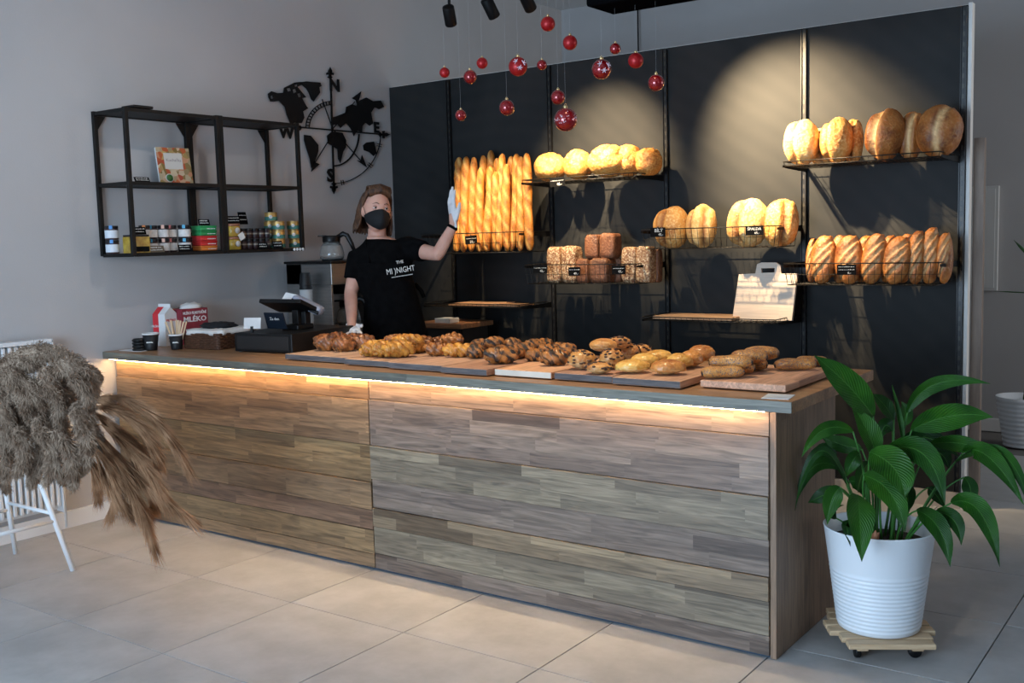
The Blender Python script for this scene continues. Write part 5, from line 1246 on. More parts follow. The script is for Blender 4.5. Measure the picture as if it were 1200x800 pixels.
tr_ = MB(); rings(tr_, [(hip.x, 0, .76, .155, .12), (hip.x, 0, .95, .17, .125)])
for sx in (-1, 1): limb(tr_, [Vector((hip.x+sx*.085, 0, .86)), Vector((hip.x+sx*.09, -.01, .48)), Vector((hip.x+sx*.09, .02, .06))], [.098, .075, .058])
tr_.attr = {}; fuse(tr_, .012, 2, 'trousers', CLOTH, person)
for sx in (-1, 1): MB().blob((hip.x+sx*.09, -.04, .045), (.045, .13, .045), 20, 12, None, .8).build('shoe', BLACKP, person)
# apron print
tc_ = pl_(469, 316, -.139)
def aptext(nm, s_, size, px, py, bold=0, rot=.10, sx=1):
    c_ = pl_(px, py, -.142); M_ = Matrix.Translation(c_) @ Matrix.Rotation(rot, 4, 'Y') @ Matrix.Rotation(radians(16), 4, 'Z') @ Matrix.Rotation(radians(90), 4, 'X')
    me = text_mesh(s_, size, .0008, bold); me.transform(M_ @ Matrix.Diagonal((sx, 1, 1, 1))); me.materials.clear(); me.materials.append(CHALK); return link(nm, me, person)
aptext('apron_lettering', 'THE', .024, 468.5, 307, 0, -.12); aptext('apron_lettering', 'MI )NIGHT', .044, 469.5, 316.5, 0, -.12, .80)
q = MB(); rr = random.Random(2); x = -.065
M_ = Matrix.Translation(pl_(472, 323, -.143)) @ Matrix.Rotation(-.12, 4, 'Y') @ Matrix.Rotation(radians(16), 4, 'Z')
while x < .06: a = rr.uniform(.003, .007); q.box((x, -.001, -.002), (x+a, 0, .002), M=M_); x += a+.002
q.build('apron_small_print', CHALK, person)
# gloves
def glove(wr, tip, wid, nrm, spread, curl, name, lab, thumb=1):
    """wr wrist, tip end of middle finger, wid = direction across the palm towards the thumb, nrm palm normal"""
    h = (tip-wr); L_ = h.length; h.normalize(); wid = (wid-h*wid.dot(h)).normalized(); nrm = h.cross(wid)
    if nrm.dot(Vector((0, 0, 1))) is None: pass
    q = MB(); P = lambda a, b_, c_: wr+h*a*L_+wid*b_+nrm*c_
    q.tube([P(-.10, 0, 0), P(.0, 0, 0), P(.12, 0, 0), P(.3, 0, 0), P(.48, 0, 0), P(.53, 0, 0)], [.034, .027, .031, .038, .040, .03], 16, sq=.45, up=nrm)
    for k, (o_, ln, r0) in enumerate([(.028, .90, .0098), (.0095, 1.0, .0102), (-.010, .94, .0098), (-.028, .78, .0088)]):
        sp = spread*(1.5-k)*.01
        q.tube([P(.42, o_, 0), P(.52, o_+sp*.3, -.001), P(.52+(ln-.52)*.4, o_+sp*.7, -.002+curl*.2), P(.52+(ln-.52)*.75, o_+sp, curl*.6), P(ln, o_+sp*1.1, curl)], [r0, r0*1.08, r0*1.0, r0*.95, r0*.6], 10)
    q.tube([P(.12, .022, .004), P(.28, .040, .012), P(.42, .046, .022), P(.55, .044, .030)], [.014, .0125, .0115, .007], 10)
    q.attr = {}
    o = fuse(q, .0032, 2, name, GLV, person); o['label'] = lab; return o
gl = glove(wrL, haL, Vector((.35, -.94, 0)), None, .5, .012, 'glove', 'white glove on the raised waving hand')
q = MB(); fw = (wrL-elL).normalized(); cpt = wrL-fw*.018
M_ = Matrix.Translation(cpt) @ Vector((0, 0, 1)).rotation_difference(fw).to_matrix().to_4x4()
q.lathe([(.028, -.008), (.0305, -.006), (.0305, .006), (.028, .008)], 24, M=M_); q.build('wristband', CLOTH, person)
gr = glove(wrR+Vector((0, -.0, -.02)), Vector((wrR.x+.02, haR.y-.10, ZB+.015)), Vector((1, 0, 0)), None, .8, -.004, 'glove', 'white glove resting on the counter')

# ================================================================= PEACE LILY IN WHITE POT ON TROLLEY
PC = Vector((3.995, .30, 0))
PW_ = mat('pot_white', (.74, .78, .82), rough=.35)
tl = empty('plant_trolley', (PC.x, PC.y, 0)); tl.rotation_euler = (0, 0, .55); tag(tl, 'round slatted wooden plant trolley on black castors under the white pot', 'plant stand')
TLW = mat('trolley_wood', (.50, .34, .20), (.62, .45, .28), 8, rough=.6, stretch=(1, 12, 12))
for k in range(6):
    y = -.15+.06*k; hw = sqrt(max(.02, .182**2-(abs(y)+.012)**2)); MB().box((-hw, -.024, 0), (hw, .024, .018), bev=.003).build('slat', TLW, tl, (0, y, .058))
for x in (-.09, .09): MB().box((-.018, -.15, 0), (.018, .15, .014), bev=.001).build('crossbar', TLW, tl, (x, 0, .0435))
for k in range(4):
    a = pi/4+k*pi/2; c_ = MB(); cx, cy = .135*cos(a), .135*sin(a)
    q = MB(); q.lathe([(.021, -.009), (.023, -.006), (.023, .006), (.021, .009)], 18, M=frame((cx, cy, .0235), (0, 0, 1), (cos(a+.8), sin(a+.8), 0)))
    w_ = q.build('castor_wheel', BLACKP, tl); MB().box((cx-.012, cy-.012, .03), (cx+.012, cy+.012, .0445), bev=.002).build('castor_fork', BLACKP, w_)
pt = empty('white_plant_pot', (PC.x, PC.y, .0775)); tag(pt, 'large white ribbed plant pot beside the counter end', 'plant pot')
prof = [(.128, 0), (.136, .004)]
for k in range(60):
    z = .01+k*.0036
    if z < .215: prof.append((.137+z*.128+.0016*sin(z*2*pi/.0145), z))
prof += [(.166, .222), (.183, .350), (.185, .353), (.182, .356), (.178, .352), (.160, .22), (.158, .20)]
o = MB().lathe(prof, 48, cap=True).build('pot_wall', PW_, pt)
MB().lathe([(.172, .295), (.12, .302), (.05, .306), (.001, .307)], 32, cap=False).build('soil', mat('soil', (.02, .014, .01), (.05, .035, .025), 60, rough=1, bump=1, bscale=90), pt)
plant = empty('peace_lily', (PC.x, PC.y, .375)); tag(plant, 'bushy peace lily with broad glossy leaves growing in the white pot', 'plant')
def leafmat():
    mt, nt, b = nodes('lily_leaf'); L = nt.links.new
    tc = N(nt, 'ShaderNodeTexCoord'); oi = N(nt, 'ShaderNodeObjectInfo'); sp = N(nt, 'ShaderNodeSeparateXYZ'); L(tc.outputs['UV'], sp.inputs[0])
    ab = N(nt, 'ShaderNodeMath', operation='ABSOLUTE'); L(sp.outputs[0], ab.inputs[0])
    cb = N(nt, 'ShaderNodeMath', operation='MULTIPLY_ADD'); L(ab.outputs[0], cb.inputs[0]); cb.inputs[1].default_value = -.35; L(sp.outputs[1], cb.inputs[2])
    ww = N(nt, 'ShaderNodeMath', operation='MULTIPLY'); L(cb.outputs[0], ww.inputs[0]); ww.inputs[1].default_value = 100
    sn = N(nt, 'ShaderNodeMath', operation='SINE'); L(ww.outputs[0], sn.inputs[0])
    n = N(nt, 'ShaderNodeTexNoise'); n.inputs['Scale'].default_value = 9; L(tc.outputs['Object'], n.inputs['Vector'])
    cr = N(nt, 'ShaderNodeValToRGB'); e = cr.color_ramp.elements; e[0].position = .3; e[0].color = (.006, .045, .005, 1); e[1].position = .75; e[1].color = (.028, .125, .010, 1)
    L(n.outputs['Fac'], cr.inputs[0])
    mx = N(nt, 'ShaderNodeMix', data_type='RGBA', blend_type='MULTIPLY'); mx.inputs[0].default_value = 1; L(cr.outputs[0], mx.inputs[6])
    hs = N(nt, 'ShaderNodeMapRange'); L(sn.outputs[0], hs.inputs['Value']); hs.inputs['From Min'].default_value = -1; hs.inputs['To Min'].default_value = .82; hs.inputs['To Max'].default_value = 1.12
    L(hs.outputs[0], mx.inputs[7])
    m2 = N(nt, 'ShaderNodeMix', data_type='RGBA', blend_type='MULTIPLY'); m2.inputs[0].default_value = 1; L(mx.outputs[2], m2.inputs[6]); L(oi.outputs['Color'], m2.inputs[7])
    mid = N(nt, 'ShaderNodeMath', operation='LESS_THAN'); L(ab.outputs[0], mid.inputs[0]); mid.inputs[1].default_value = .035
    m3 = N(nt, 'ShaderNodeMix', data_type='RGBA'); L(mid.outputs[0], m3.inputs[0]); L(m2.outputs[2], m3.inputs[6]); m3.inputs[7].default_value = (.05, .16, .025, 1)
    L(m3.outputs[2], b.inputs['Base Color']); b.inputs['Roughness'].default_value = .4; b.inputs['Specular IOR Level'].default_value = .3
    bp = N(nt, 'ShaderNodeBump'); bp.inputs['Strength'].default_value = .35; bp.inputs['Distance'].default_value = .003; L(sn.outputs[0], bp.inputs['Height']); L(bp.outputs[0], b.inputs['Normal'])
    b.inputs['Transmission Weight'].default_value = 0
    tr = N(nt, 'ShaderNodeBsdfTranslucent'); L(m3.outputs[2], tr.inputs[0]); ms = N(nt, 'ShaderNodeMixShader'); ms.inputs[0].default_value = .22
    L(b.outputs[0], ms.inputs[1]); L(tr.outputs[0], ms.inputs[2]); L(ms.outputs[0], nt.nodes['Material Output'].inputs[0])
    return mt
LEAF = leafmat(); STEM = mat('leaf_stem', (.03, .13, .02), (.05, .18, .03), 20, rough=.45)
PB_ = plant.location
def bez(P, t):
    n = len(P)
    if n == 2: return P[0].lerp(P[1], t)
    # quadratic through the middle point
    c_ = P[1]*2-(P[0]+P[2])*.5
    return P[0]*(1-t)**2+c_*2*t*(1-t)+P[2]*t*t
def leaf(pts, hwpx, tilt=0, yy=(.2, .2, .1), col=(1, 1, 1), fold=.25, wav=.05, stem=True):
    P = [at(p[0], p[1], y) for p, y in zip(pts, yy)]; hw = hwpx*mpp(P[0]); n = 16
    V = D; vs = []; uv = []; mm = 6
    for i in range(n+1):
        t = i/n; c_ = bez(P, t); tan = (bez(P, min(1, t+.02))-bez(P, max(0, t-.02))).normalized()
        side = tan.cross(V).normalized(); nrm = side.cross(tan).normalized()
        if nrm.dot(V) > 0: nrm = -nrm
        side = (side*cos(tilt)+nrm*sin(tilt)); nr = side.cross(tan); nr = nr if nr.dot(V) < 0 else -nr
        ww = hw*(sin(pi*min(1, t**.82*.97+.03)))**.85*(1.0 if t < .75 else 1-.35*((t-.75)/.25)**1.5)
        if i == n: ww = .0006
        for j in range(-mm, mm+1):
            s_ = j/mm; q = c_+side*s_*ww + nr*(fold*ww*(abs(s_)**1.2) + wav*hw*sin(t*14+s_*2+pts[0][0])*abs(s_))
            vs.append(q-PB_); uv.append((s_, t))
    k = 2*mm+1
    fs = [(i*k+j, i*k+j+1, (i+1)*k+j+1, (i+1)*k+j) for i in range(n) for j in range(k-1)]
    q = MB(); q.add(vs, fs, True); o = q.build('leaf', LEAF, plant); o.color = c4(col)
    ul = o.data.uv_layers.new(name='UVMap')
    for lp in o.data.loops: ul.data[lp.index].uv = uv[lp.vertex_index]
    if stem:
        b0 = P[0]-PB_; r0 = Vector((max(-.09, min(.09, b0.x*.45)), max(-.09, min(.09, b0.y*.4)), 0)); tan = (bez(P, .05)-P[0]).normalized()
        midp = b0.lerp(r0, .45)-tan*.04+Vector((0, 0, .03)); sp_ = []
        for i in range(9): t = i/8; sp_.append(r0*(1-t)**2+midp*2*t*(1-t)+b0*t*t)
        MB().tube(sp_, [.0045-.0018*i/8 for i in range(9)], 6).build('stem', STEM, plant)
z8 = lambda *a: [(920+x*.3, 400+y*.3) for x, y in a]
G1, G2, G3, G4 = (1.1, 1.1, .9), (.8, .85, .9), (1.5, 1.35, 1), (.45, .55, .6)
leaf(z8((345, 292), (240, 165), (112, 54)), 17, .1, (.28, .2, .12), G1)
leaf(z8((352, 440), (322, 350), (258, 245)), 14, .3, (.25, .22, .25), G3, .35)
leaf(z8((265, 352), (150, 345), (65, 452)), 9, -.1, (.2, .13, .08), (1.5, 1.3, 1.1))
leaf(z8((300, 420), (215, 400), (140, 370)), 10, .2, (.3, .3, .3), G1)
leaf(z8((478, 278), (590, 165), (802, 165)), 9.5, .1, (.3, .28, .25), G1)
leaf(z8((495, 345), (650, 290), (812, 296)), 16, 0, (.25, .2, .14), (1.15, 1.1, 1))
leaf(z8((462, 415), (438, 290), (417, 170)), 4.5, .5, (.28, .27, .26), (1.8, 1.6, 1.4), .8)
leaf(z8((425, 305), (385, 245), (342, 205)), 9, .2, (.42, .4, .38), G2)
leaf(z8((455, 330), (470, 280), (455, 235)), 9, .2, (.36, .36, .36), G1, stem=False)
leaf(z8((332, 432), (430, 500), (468, 615)), 20, .05, (.18, .1, .06), (1.2, 1.15, 1))
leaf(z8((395, 430), (540, 440), (625, 640)), 15, .25, (.25, .17, .1), G2)
leaf(z8((308, 525), (410, 590), (470, 745)), 15, .1, (.14, .07, .02), G1)
leaf(z8((285, 600), (292, 690), (300, 860)), 17, -.05, (.12, .05, 0), (1.15, 1.15, 1))
leaf(z8((215, 570), (182, 620), (165, 715)), 11, .2, (.1, .07, .04), G3)
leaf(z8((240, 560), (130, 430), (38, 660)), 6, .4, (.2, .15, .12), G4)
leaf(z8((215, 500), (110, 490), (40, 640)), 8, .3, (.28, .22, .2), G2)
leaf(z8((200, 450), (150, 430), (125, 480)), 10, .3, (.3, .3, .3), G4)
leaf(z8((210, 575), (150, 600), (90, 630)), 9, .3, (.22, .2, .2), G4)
leaf(z8((290, 440), (262, 470), (240, 530)), 9, .1, (.2, .16, .16), G1)
leaf(z8((565, 400), (700, 400), (815, 450)), 10, .2, (.35, .3, .3), G1)
leaf(z8((700, 430), (800, 455), (932, 636)), 12, .1, (.3, .22, .15), G1)
leaf(z8((665, 470), (850, 440), (970, 700)), 8, .5, (.3, .24, .15), G2)
leaf(z8((650, 630), (760, 665), (838, 880)), 13, .05, (.2, .13, .06), (1.15, 1.15, 1))
leaf(z8((515, 660), (600, 730), (645, 880)), 12, .1, (.2, .14, .1), G2)
leaf(z8((590, 665), (660, 700), (688, 795)), 10, .1, (.22, .18, .15), G2)
leaf(z8((700, 530), (725, 580), (715, 640)), 9, .5, (.35, .33, .32), G2)
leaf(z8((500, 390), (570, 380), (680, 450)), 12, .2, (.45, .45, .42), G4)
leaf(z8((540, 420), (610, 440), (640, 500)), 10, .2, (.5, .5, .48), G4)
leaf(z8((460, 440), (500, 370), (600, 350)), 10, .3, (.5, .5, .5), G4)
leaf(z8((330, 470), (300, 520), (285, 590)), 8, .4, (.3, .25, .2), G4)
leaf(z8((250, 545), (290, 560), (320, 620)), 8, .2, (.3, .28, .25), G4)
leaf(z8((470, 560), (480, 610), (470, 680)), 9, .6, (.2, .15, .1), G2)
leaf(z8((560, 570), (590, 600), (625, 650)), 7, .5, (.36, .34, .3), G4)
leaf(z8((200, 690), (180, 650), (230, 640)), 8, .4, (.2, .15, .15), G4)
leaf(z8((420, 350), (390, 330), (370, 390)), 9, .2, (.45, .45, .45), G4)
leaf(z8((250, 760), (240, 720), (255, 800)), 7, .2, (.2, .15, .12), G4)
o = MB().blob((0, 0, 0), (.018, .012, .05), 16, 12, lambda u: (1+.3*mnoise.noise(u*2), 0, 0)).build('dried_bract', mat('copper_leaf', (.35, .14, .07), (.5, .22, .12), 20, rough=.4), plant, (.0, -.07, .01)); o['label'] = 'withered copper coloured leaf at the foot of the stems'; o.rotation_euler = (.2, .3, 0)

# ================================================================= STOOL, PAMPAS GRASS
st = empty('bar_stool', (.46, -.97, 0)); tag(st, 'white metal bar stool carrying the dried pampas grass', 'stool')
legs = []
for sx in (-1, 1):
    for sy in (-1, 1):
        a = Vector((sx*.245, sy*.245, 0)); b_ = Vector((sx*.12, sy*.135, .60)); legs.append((a, b_))
        MB().tube([a, b_], [.012, .013], 10).build('leg', WHITEM, st)
def onleg(i, z): a, b_ = legs[i]; return a.lerp(b_, z/.60)
for i, j, z in ((0, 1, .235), (1, 3, .27), (3, 2, .235), (2, 0, .27)): MB().tube([onleg(i, z), onleg(j, z)], .009, 8).build('stretcher', WHITEM, st)
MB().lathe([(.15, .60), (.165, .605), (.165, .62), (.155, .625)], 32).build('seat', WHITEM, st)
pg = empty('pampas_bouquet', (.46, -.97, .63)); tag(pg, 'large bunch of grey and brown dried pampas plumes lying on the white stool', 'dried grass')
PG0 = pg.location
PLG = mat('plume_grey', (.19, .125, .085), (.41, .31, .23), 14, rough=1, spec=.1); PLB = mat('plume_brown', (.24, .125, .065), (.50, .29, .165), 14, rough=.95, spec=.1)
def plume(pts, rpx, y, brown=False, seed=0, dens=1.0):
    rr = random.Random(seed); P = [at(p[0], p[1], yy) for p, yy in zip(pts, y)]; R0 = rpx*mpp(P[0])
    n = int((5200 if not brown else 1300)*dens); vs = []; fs = []
    for i in range(n):
        t = rr.random()**.9; c_ = bez(P, t); tan = (bez(P, min(1, t+.03))-bez(P, max(0, t-.03))).normalized()
        d = Vector((rr.gauss(0, 1), rr.gauss(0, 1), rr.gauss(0, 1))); d = (d-tan*d.dot(tan)).normalized()
        if brown:
            env = R0*(.35+.65*sin(pi*min(1, .12+t*.85))); L_ = rr.uniform(.09, .17)
            st_ = c_+d*env*.15*rr.random(); dr = (tan*1.0+d*.16*rr.uniform(.2, 1)).normalized()
            mid = st_+dr*L_*.5+Vector((0, 0, -.004)); en = st_+dr*L_+d*env*.35+Vector((0, 0, -.022)); wd = .0011
        else:
            env = R0*(sin(pi*min(1, .10+t*.86)))**.55; clump = .75+.45*mnoise.noise(c_*22+d*1.2+Vector((seed, 0, 0)))
            st_ = c_+d*env*clump*rr.uniform(.25, .95); L_ = rr.uniform(.010, .026)
            dr = (d*.6+tan*.6+Vector((rr.gauss(0, .6), rr.gauss(0, .6), rr.gauss(-.3, .6)))).normalized()
            mid = st_+dr*L_*.6; en = mid+(dr*.5+Vector((rr.gauss(0, .4), rr.gauss(0, .4), -.5))).normalized()*L_*.6; wd = rr.uniform(.0007, .0015)
        s_ = dr.cross(Vector((rr.random()-.5, rr.random()-.5, rr.random()-.5))).normalized()*wd
        k = len(vs); vs += [st_-s_-PG0, st_+s_-PG0, mid-s_*.9-PG0, mid+s_*.9-PG0, en-PG0]; fs += [(k, k+1, k+3, k+2), (k+2, k+3, k+4)]
    q = MB(); q.add(vs, fs); 
    q.tube([bez(P, i/8)-PG0 for i in range(9)], [.003]*8+[.001], 5)
    if not brown:   # woolly core so the plume is not see-through
        q.tube([bez(P, i/10)-PG0 for i in range(11)], [max(.004, R0*.55*sin(pi*min(1, .10+i/10*.86))) for i in range(11)], 8, fn=lambda v, t, a, p: p+(v-p)*(1+.5*mnoise.noise(v*60)))
    G_ = Vector((.30+rr.uniform(-.05, .05), -.93+rr.uniform(-.04, .04), .64+rr.uniform(0, .03))); B0 = P[0]
    if brown or seed in (0, 7, 13, 20): q.tube([B0-PG0, B0.lerp(G_, .5)+Vector((-.05, .08, -.03))-PG0, G_-PG0, G_+(G_-B0)*.25-PG0], [.0022]*4, 5)
    o = q.build('plume', PLB if brown else PLG, pg)
    if brown: o['label'] = 'reddish brown feathery plume'
    return o
z2 = lambda *a: [(x*.4249, 340+y*.425) for x, y in a]
GP = [([(0, 210), (90, 170), (185, 175)], 13), ([(-60, 240), (40, 205), (115, 205)], 15), ([(60, 215), (150, 180), (255, 225)], 12), ([(110, 235), (215, 215), (262, 290)], 14),
      ([(-40, 280), (50, 250), (120, 325)], 15), ([(80, 260), (150, 280), (165, 375)], 14), ([(150, 280), (210, 310), (215, 400)], 13), ([(205, 310), (245, 370), (280, 445)], 13),
      ([(-30, 330), (70, 320), (125, 390)], 15), ([(-80, 330), (0, 330), (40, 420)], 15), ([(-40, 390), (20, 420), (15, 525)], 13), ([(40, 380), (70, 440), (45, 510)], 13),
      ([(95, 385), (150, 440), (125, 530)], 13), ([(150, 390), (195, 450), (200, 545)], 12), ([(200, 330), (240, 420), (225, 500)], 12), ([(120, 320), (160, 360), (180, 440)], 13),
      ([(-60, 440), (-10, 480), (20, 555)], 11), ([(60, 430), (95, 480), (85, 540)], 12), ([(180, 220), (245, 225), (270, 250)], 8), ([(-80, 260), (-20, 230), (40, 250)], 15), ([(0, 300), (60, 280), (100, 300)], 14),
      ([(60, 330), (105, 350), (110, 430)], 14), ([(-60, 390), (-30, 420), (-10, 480)], 14), ([(130, 420), (160, 470), (175, 530)], 12), ([(140, 240), (190, 265), (228, 330)], 12), ([(10, 225), (55, 255), (70, 335)], 13), ([(30, 300), (65, 345), (80, 410)], 13), ([(80, 300), (110, 340), (120, 430)], 13), ([(100, 350), (120, 420), (105, 500)], 12), ([(190, 240), (235, 270), (250, 330)], 10)]
pr_ = random.Random(4)
for i, (p, r) in enumerate(GP):
    y0_ = -1.02+pr_.uniform(-.14, .12); plume(z2(*p), r, (y0_-.05, y0_, y0_+.06), seed=i)
BP = [([(255, 300), (380, 320), (492, 448)], 9), ([(250, 320), (350, 350), (420, 440)], 9), ([(265, 350), (370, 430), (420, 560)], 11), ([(270, 390), (370, 500), (490, 600)], 11), ([(260, 400), (345, 520), (415, 680)], 11),
      ([(250, 420), (310, 520), (305, 610)], 9), ([(225, 430), (255, 490), (268, 560)], 7), ([(280, 370), (380, 460), (445, 560)], 10), ([(240, 330), (330, 400), (400, 520)], 10), ([(270, 440), (350, 540), (400, 640)], 10), ([(245, 300), (330, 330), (400, 400)], 8), ([(260, 440), (320, 560), (380, 600)], 9)]
for i, (p, r) in enumerate(BP):
    y0_ = -.88+pr_.uniform(-.08, .05); plume(z2(*p), r, (y0_-.05, y0_, y0_+.10), True, seed=60+i, dens=1.3)
for i in range(14):       # stalks gathered on the seat
    a = Vector((-.45+pr_.uniform(-.05, .05), -.35+pr_.uniform(-.06, .06), .06+pr_.uniform(0, .05))); b_ = Vector((pr_.uniform(-.1, .15), pr_.uniform(-.05, .15), .02+.012*i)); MB().tube([a, b_], .003, 6).build('stalk', PLB, pg)

# ================================================================= RADIATOR
RW = mat('radiator_white', (.70, .71, .72), rough=.4)
rd = empty('radiator', (.055, -1.10, .10)); tag(rd, 'white panel radiator with vertical ribs on the left wall, behind the pampas', 'radiator')
q = MB(); q.box((-.028, -.71, .02), (-.018, .71, .90)); 
y = -.70
while y < .69:
    q.box((-.018, y, .04), (.022, y+.018, .88), bev=.004); y += .033
q.build('ribbed_panel', RW, rd)
q = MB(); q.box((-.032, -.715, .885), (.034, .715, .905), bev=.002)
q.build('top_grille', RW, rd)
for sy in (-1, 1): MB().box((-.032, sy*.712-.004, .01), (.034, sy*.712+.004, .90), bev=.001).build('side_cover', RW, rd)
MB().tube([(0, .716, .80), (0, .735, .80), (0, .79, .80)], [.012, .020, .019], 14).build('thermostat_knob', WHITEM, rd)
MB().tube([(0, .735, .80), (0, .735, -.08)], .007, 8).build('pipe', RW, rd)

# ================================================================= LIGHT TRACK AND SPOTS
trk = empty('light_track', (2.3, 1.3, 2.815)); tag(trk, 'black lighting track hanging under the ceiling along the bread wall', 'light track')
MB().box((-1.25, -.018, 0), (1.4, .018, .032), bev=.001).build('rail', BLACK, trk)
for x in (-1.1, 0, 1.2): MB().tube([(x, 0, .03), (x, 0, .60)], .003, 6).build('hanger', BLACK, trk)
WARM = (1, .75, .45)
def spot(x, target, e, label, size=50, blend=.6, y=1.3, z=2.815, warm=WARM, rad=.016, visible_fix=True):
    head = Vector((x, y, z-.150)); t = empty('spotlight', head); tag(t, label, 'spotlight', 'track spotlights')
    d = (Vector(target)-head).normalized(); M_ = Vector((0, 0, -1)).rotation_difference(d).to_matrix().to_4x4()
    MB().lathe([(.026, -.055), (.031, -.052), (.033, -.048), (.033, .050), (.030, .055), (.012, .058)][::1], 24, M=M_).build('lamp_head', BLACK, t)
    MB().lathe([(.024, -.0555), (.024, -.0550)], 20, M=M_).build('lens', mat('lens_warm', (1, .8, .5), emit=((1, .8, .5), 12)), t)
    MB().tube([(0, 0, .0), (0, 0, .11), (0, 0, .151)], [.009, .008, .014], 10).build('stem', BLACK, t)
    l = bpy.data.lights.new('spot_beam', 'SPOT'); l.energy = e; l.color = warm; l.spot_size = radians(size); l.spot_blend = blend; l.shadow_soft_size = rad
    o = bpy.data.objects.new('spot_beam', l); COL.objects.link(o); o.parent = t; o.location = d*.062; o.rotation_mode = 'QUATERNION'; o.rotation_quaternion = d.to_track_quat('-Z', 'Y')
    return t
spot(1.37, (.98, 2.1, 1.50), 300, 'first black track spotlight from the left', 38, 1)
spot(1.65, (1.80, 2.28, 1.30), 190, 'second black track spotlight from the left', 60, 1)
spot(1.89, (1.76, 2.28, 1.84), 560, 'third black track spotlight from the left', 54, 1)
spot(2.45, (2.94, 2.28, 1.86), 900, 'fourth track spotlight, aimed between the middle and the right loaves', 60, 1)
spot(2.58, (3.05, 2.28, 1.30), 210, 'fifth track spotlight, aimed at the lower right baskets', 66, 1)
spot(1.55, (1.75, .30, .9), 170, 'added spotlight turned towards the left pastries', 52, 1, y=.05, z=3.3)  # unseen lamp off the track, added to brighten the pastries
spot(2.95, (2.95, .25, .9), 170, 'added spotlight turned towards the right pastries', 52, 1, y=.05, z=3.3)  # second added pastry lamp, likewise out of view and off the track
# spotlight high over the room that draws the shelf's shadow on the left wall
wl_ = empty('ceiling_spotlight', (2.25, -.12, 3.25)); tag(wl_, 'ceiling spotlight above the counter facing the left wall', 'spotlight')
d = (Vector((0, .1, 1.3))-Vector((2.25, -.12, 3.25))).normalized(); M_ = Vector((0, 0, -1)).rotation_difference(d).to_matrix().to_4x4()
MB().lathe([(.040, -.06), (.045, -.055), (.045, .05), (.04, .06)], 24, M=M_).build('lamp_head', BLACK, wl_); MB().tube([(0, 0, 0), (0, 0, .15)], .01, 8).build('stem', BLACK, wl_)
l = bpy.data.lights.new('wall_beam', 'SPOT'); l.energy = 42; l.color = (1, .88, .78); l.spot_size = radians(85); l.spot_blend = 1; l.shadow_soft_size = .05
o = bpy.data.objects.new('wall_beam', l); COL.objects.link(o); o.parent = wl_; o.location = d*.07; o.rotation_mode = 'QUATERNION'; o.rotation_quaternion = d.to_track_quat('-Z', 'Y')

# ================================================================= HANGING BOX AND BAUBLES
hx = empty('hanging_trough', (3.45, .62, 2.40)); tag(hx, 'long black box hanging above the counter, baubles strung below it', 'hanging box')
A = atz(689, 22, 2.40)
MB().box((2.72-3.45, -.10, -.01), (.9, .12, .12), bev=.012).build('box_body', mat('trough_black', (.003, .003, .0035), rough=1, spec=0), hx)
for x in (-.6, .8): MB().tube([(x, 0, .12), (x, 0, 1.0)], .004, 6).build('hanger', BLACK, hx)
BR = lambda n, c, r: mat(n, c, rough=r, spec=.6, coat=.8 if r < .3 else 0, metal=.35)
GLS = BR('bauble_gloss', (.27, .003, .007), .10); MTT = BR('bauble_matt', (.36, .006, .009), .38)
FLK = mat('flake_print', (.75, .62, .7), rough=.6); THR = mat('thread', (.35, .35, .36), rough=.5)
bb = [(521, 85, 6, MTT, 0, 'small matt red bauble farthest left'), (565, 74, 6.5, MTT, 0, 'small matt red bauble above the second bauble from left'), (551, 90, 8, GLS, 0, 'glossy dark red bauble between the two small matt ones'),
      (607, 78, 11, MTT, 1, 'red bauble with a pale snowflake, left of the two middle rails'), (635, 76, 6, GLS, 0, 'tiny glossy bauble touching top of the bread wall'),
      (540, 135, 6.5, GLS, 0, 'tiny glossy bauble hanging lowest at left'), (594, 126, 9, GLS, 0, 'glossy bauble hanging low above the baguettes'), (642, 28, 8.5, MTT, 0, 'matt red bauble highest of all'),
      (668, 50, 8.5, MTT, 0, 'matt red bauble just under the black hanging box corner'), (654, 114, 8.5, GLS, 0, 'glossy bauble just above the biggest bauble'), (663, 140, 13.5, GLS, 2, 'biggest bauble, dark red with speckled white pattern'),
      (705, 81, 11.5, GLS, 1, 'glossy bauble with snowflakes under the hanging box'), (721, 57, 6.5, GLS, 0, 'small glossy bauble highest under the hanging box'), (745, 71, 9, MTT, 0, 'matt red bauble under the hanging box'), (769, 97, 9.5, GLS, 0, 'glossy bauble farthest right, by the rail')]
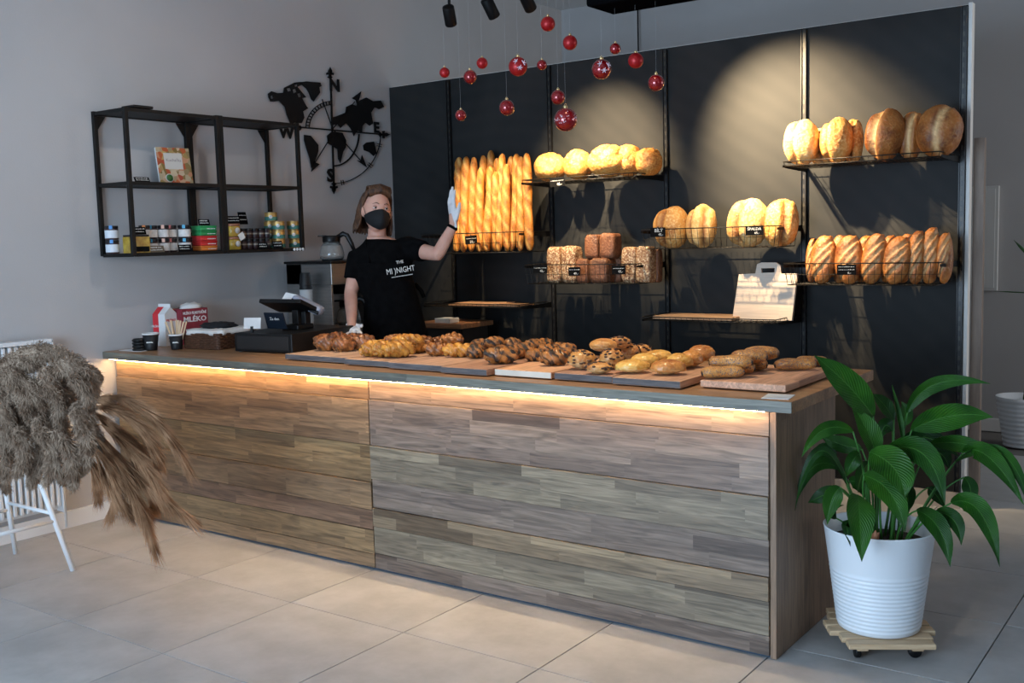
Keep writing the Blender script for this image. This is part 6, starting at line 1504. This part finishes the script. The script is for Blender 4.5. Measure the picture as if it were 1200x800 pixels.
for i, (px, py, rp, mt, fl, lb) in enumerate(bb):
    yb = .62 if px > 690 else .6+.02*((i*7) % 5-2)
    P = at(px, py, yb); r = rp*mpp(P); t = empty('bauble', P); tag(t, lb, 'bauble', 'red baubles on threads')
    MB().blob((0, 0, 0), (r, r, r), 28, 20).build('ball', mt, t)
    MB().lathe([(r*.2, r*.96), (r*.2, r*1.16), (r*.14, r*1.2)], 12).build('cap', BRASS, t)
    MB().tube([(r*.1*cos(a), 0, r*1.25+r*.1*sin(a)) for a in [k*pi/4 for k in range(9)]], .0008, 5).build('loop', BRASS, t)
    top = (2.389 if px > 690 else 3.4)-P.z
    MB().tube([(0, 0, r*1.3), (0, 0, top)], .0003, 4).build('thread', THR, t)
    if fl == 1:
        for fx, fz in ((.05, -.25), (-.35, .45), (.55, .3)):
            dv = Vector((.68*1+fx*.73, -.73+fx*.68, fz)).normalized(); M_ = frame(dv*r*1.004, Vector((.73, .68, 0)), Vector((0, 0, 1)))
            q = MB()
            for k in range(3): q.box((-r*.30, -r*.035, -.0004), (r*.30, r*.035, .0006), M=M_ @ Matrix.Rotation(k*pi/3, 4, 'Z'))
            q.build('snowflake_print', FLK, t)
    if fl == 2:
        q = MB(); rr = random.Random(1)
        for k in range(90):
            a = rr.uniform(0, 2*pi); z_ = rr.gauss(.05, .22)
            if abs(z_) > .8: continue
            dv = Vector((cos(a)*sqrt(1-z_*z_), sin(a)*sqrt(1-z_*z_), z_)); q.box((-r*.03, -r*.03, -.0003), (r*.03, r*.03, .0005), M=frame(dv*r*1.003, dv.cross(Vector((0, 0, 1))), Vector((0, 0, 1))))
        o = q.build('speckle_print', FLK, t); o['kind'] = 'stuff'
# cord on the back wall
P = at(747.5, 20, 4.5); MB().tube([(0, 0, 0), (0, 0, 1.6)], .006, 6).build('dangling_cable', BLACK, None, (P.x, 4.50, 1.8)); tag(bpy.data.objects['dangling_cable'], 'thin black cord hanging in front of the back wall above the bread wall', 'cord')

# ================================================================= BACKGROUND RIGHT
eb = empty('wall_cabinet', (3.40, 4.55, .99)); tag(eb, 'flat white electrical cabinet on the far wall, right of the brown post', 'cabinet')
EBM = mat('cabinet_white', (.55, .55, .54), rough=.5)
MB().box((-.30, -.03, 0), (.15, -.0, .72), bev=.002).build('box_frame', EBM, eb); MB().box((-.28, -.036, .02), (.13, -.0305, .70), bev=.001).build('door', EBM, eb)
wp = empty('white_floor_pot', (3.80, 4.1, 0)); tag(wp, 'white ribbed floor pot standing by the far wall at right', 'plant pot')
prof = [(.105, 0), (.11, .005)]+[(.112+.16*z+.002*sin(z*2*pi/.03), z) for z in [k*.006 for k in range(1, 52)]]+[(.165, .33), (.158, .33), (.14, .25)]
MB().lathe(prof, 36).build('pot_wall', PW_, wp)
MB().lathe([(.14, .255), (.001, .26)], 24, cap=False).build('soil', MATS['soil'], wp)
pm = empty('palm_plant', (3.80, 4.1, .26)); tag(pm, 'palm with narrow leaves in the far white pot, mostly out of frame', 'plant')
PGN = mat('palm_green', (.02, .08, .02), (.04, .13, .03), 10, rough=.5)
for k in range(5):
    a = -.6+k*.4; tilt = .25+.08*k; q = MB(); pts = []
    for i in range(8):
        t = i/7; pts.append(Vector((cos(a)*(.45*t**1.3)*tilt*2, sin(a)*(.25*t**1.3)*tilt, .95*t*(1.2-.4*tilt)-.35*tilt*t*t)))
    q.tube(pts, [.006, .010, .013, .014, .013, .010, .006, .001], 6, sq=.2, up=(cos(a+1.57), sin(a+1.57), 0)); q.build('leaf', PGN, pm)
for px0, py0, px1, py1 in ((1165, 341, 1206, 343), (1188, 281, 1206, 300)):
    A_, B_ = at(px0, py0, 4.3)-pm.location, at(px1, py1, 4.15)-pm.location
    MB().tube([A_, A_.lerp(B_, .4)+Vector((0, 0, .0)), B_, Vector((0.05, 0, .55)), Vector((0, 0, .01))], [.001, .012, .016, .008, .006], 6, sq=.35).build('leaf', PGN, pm)
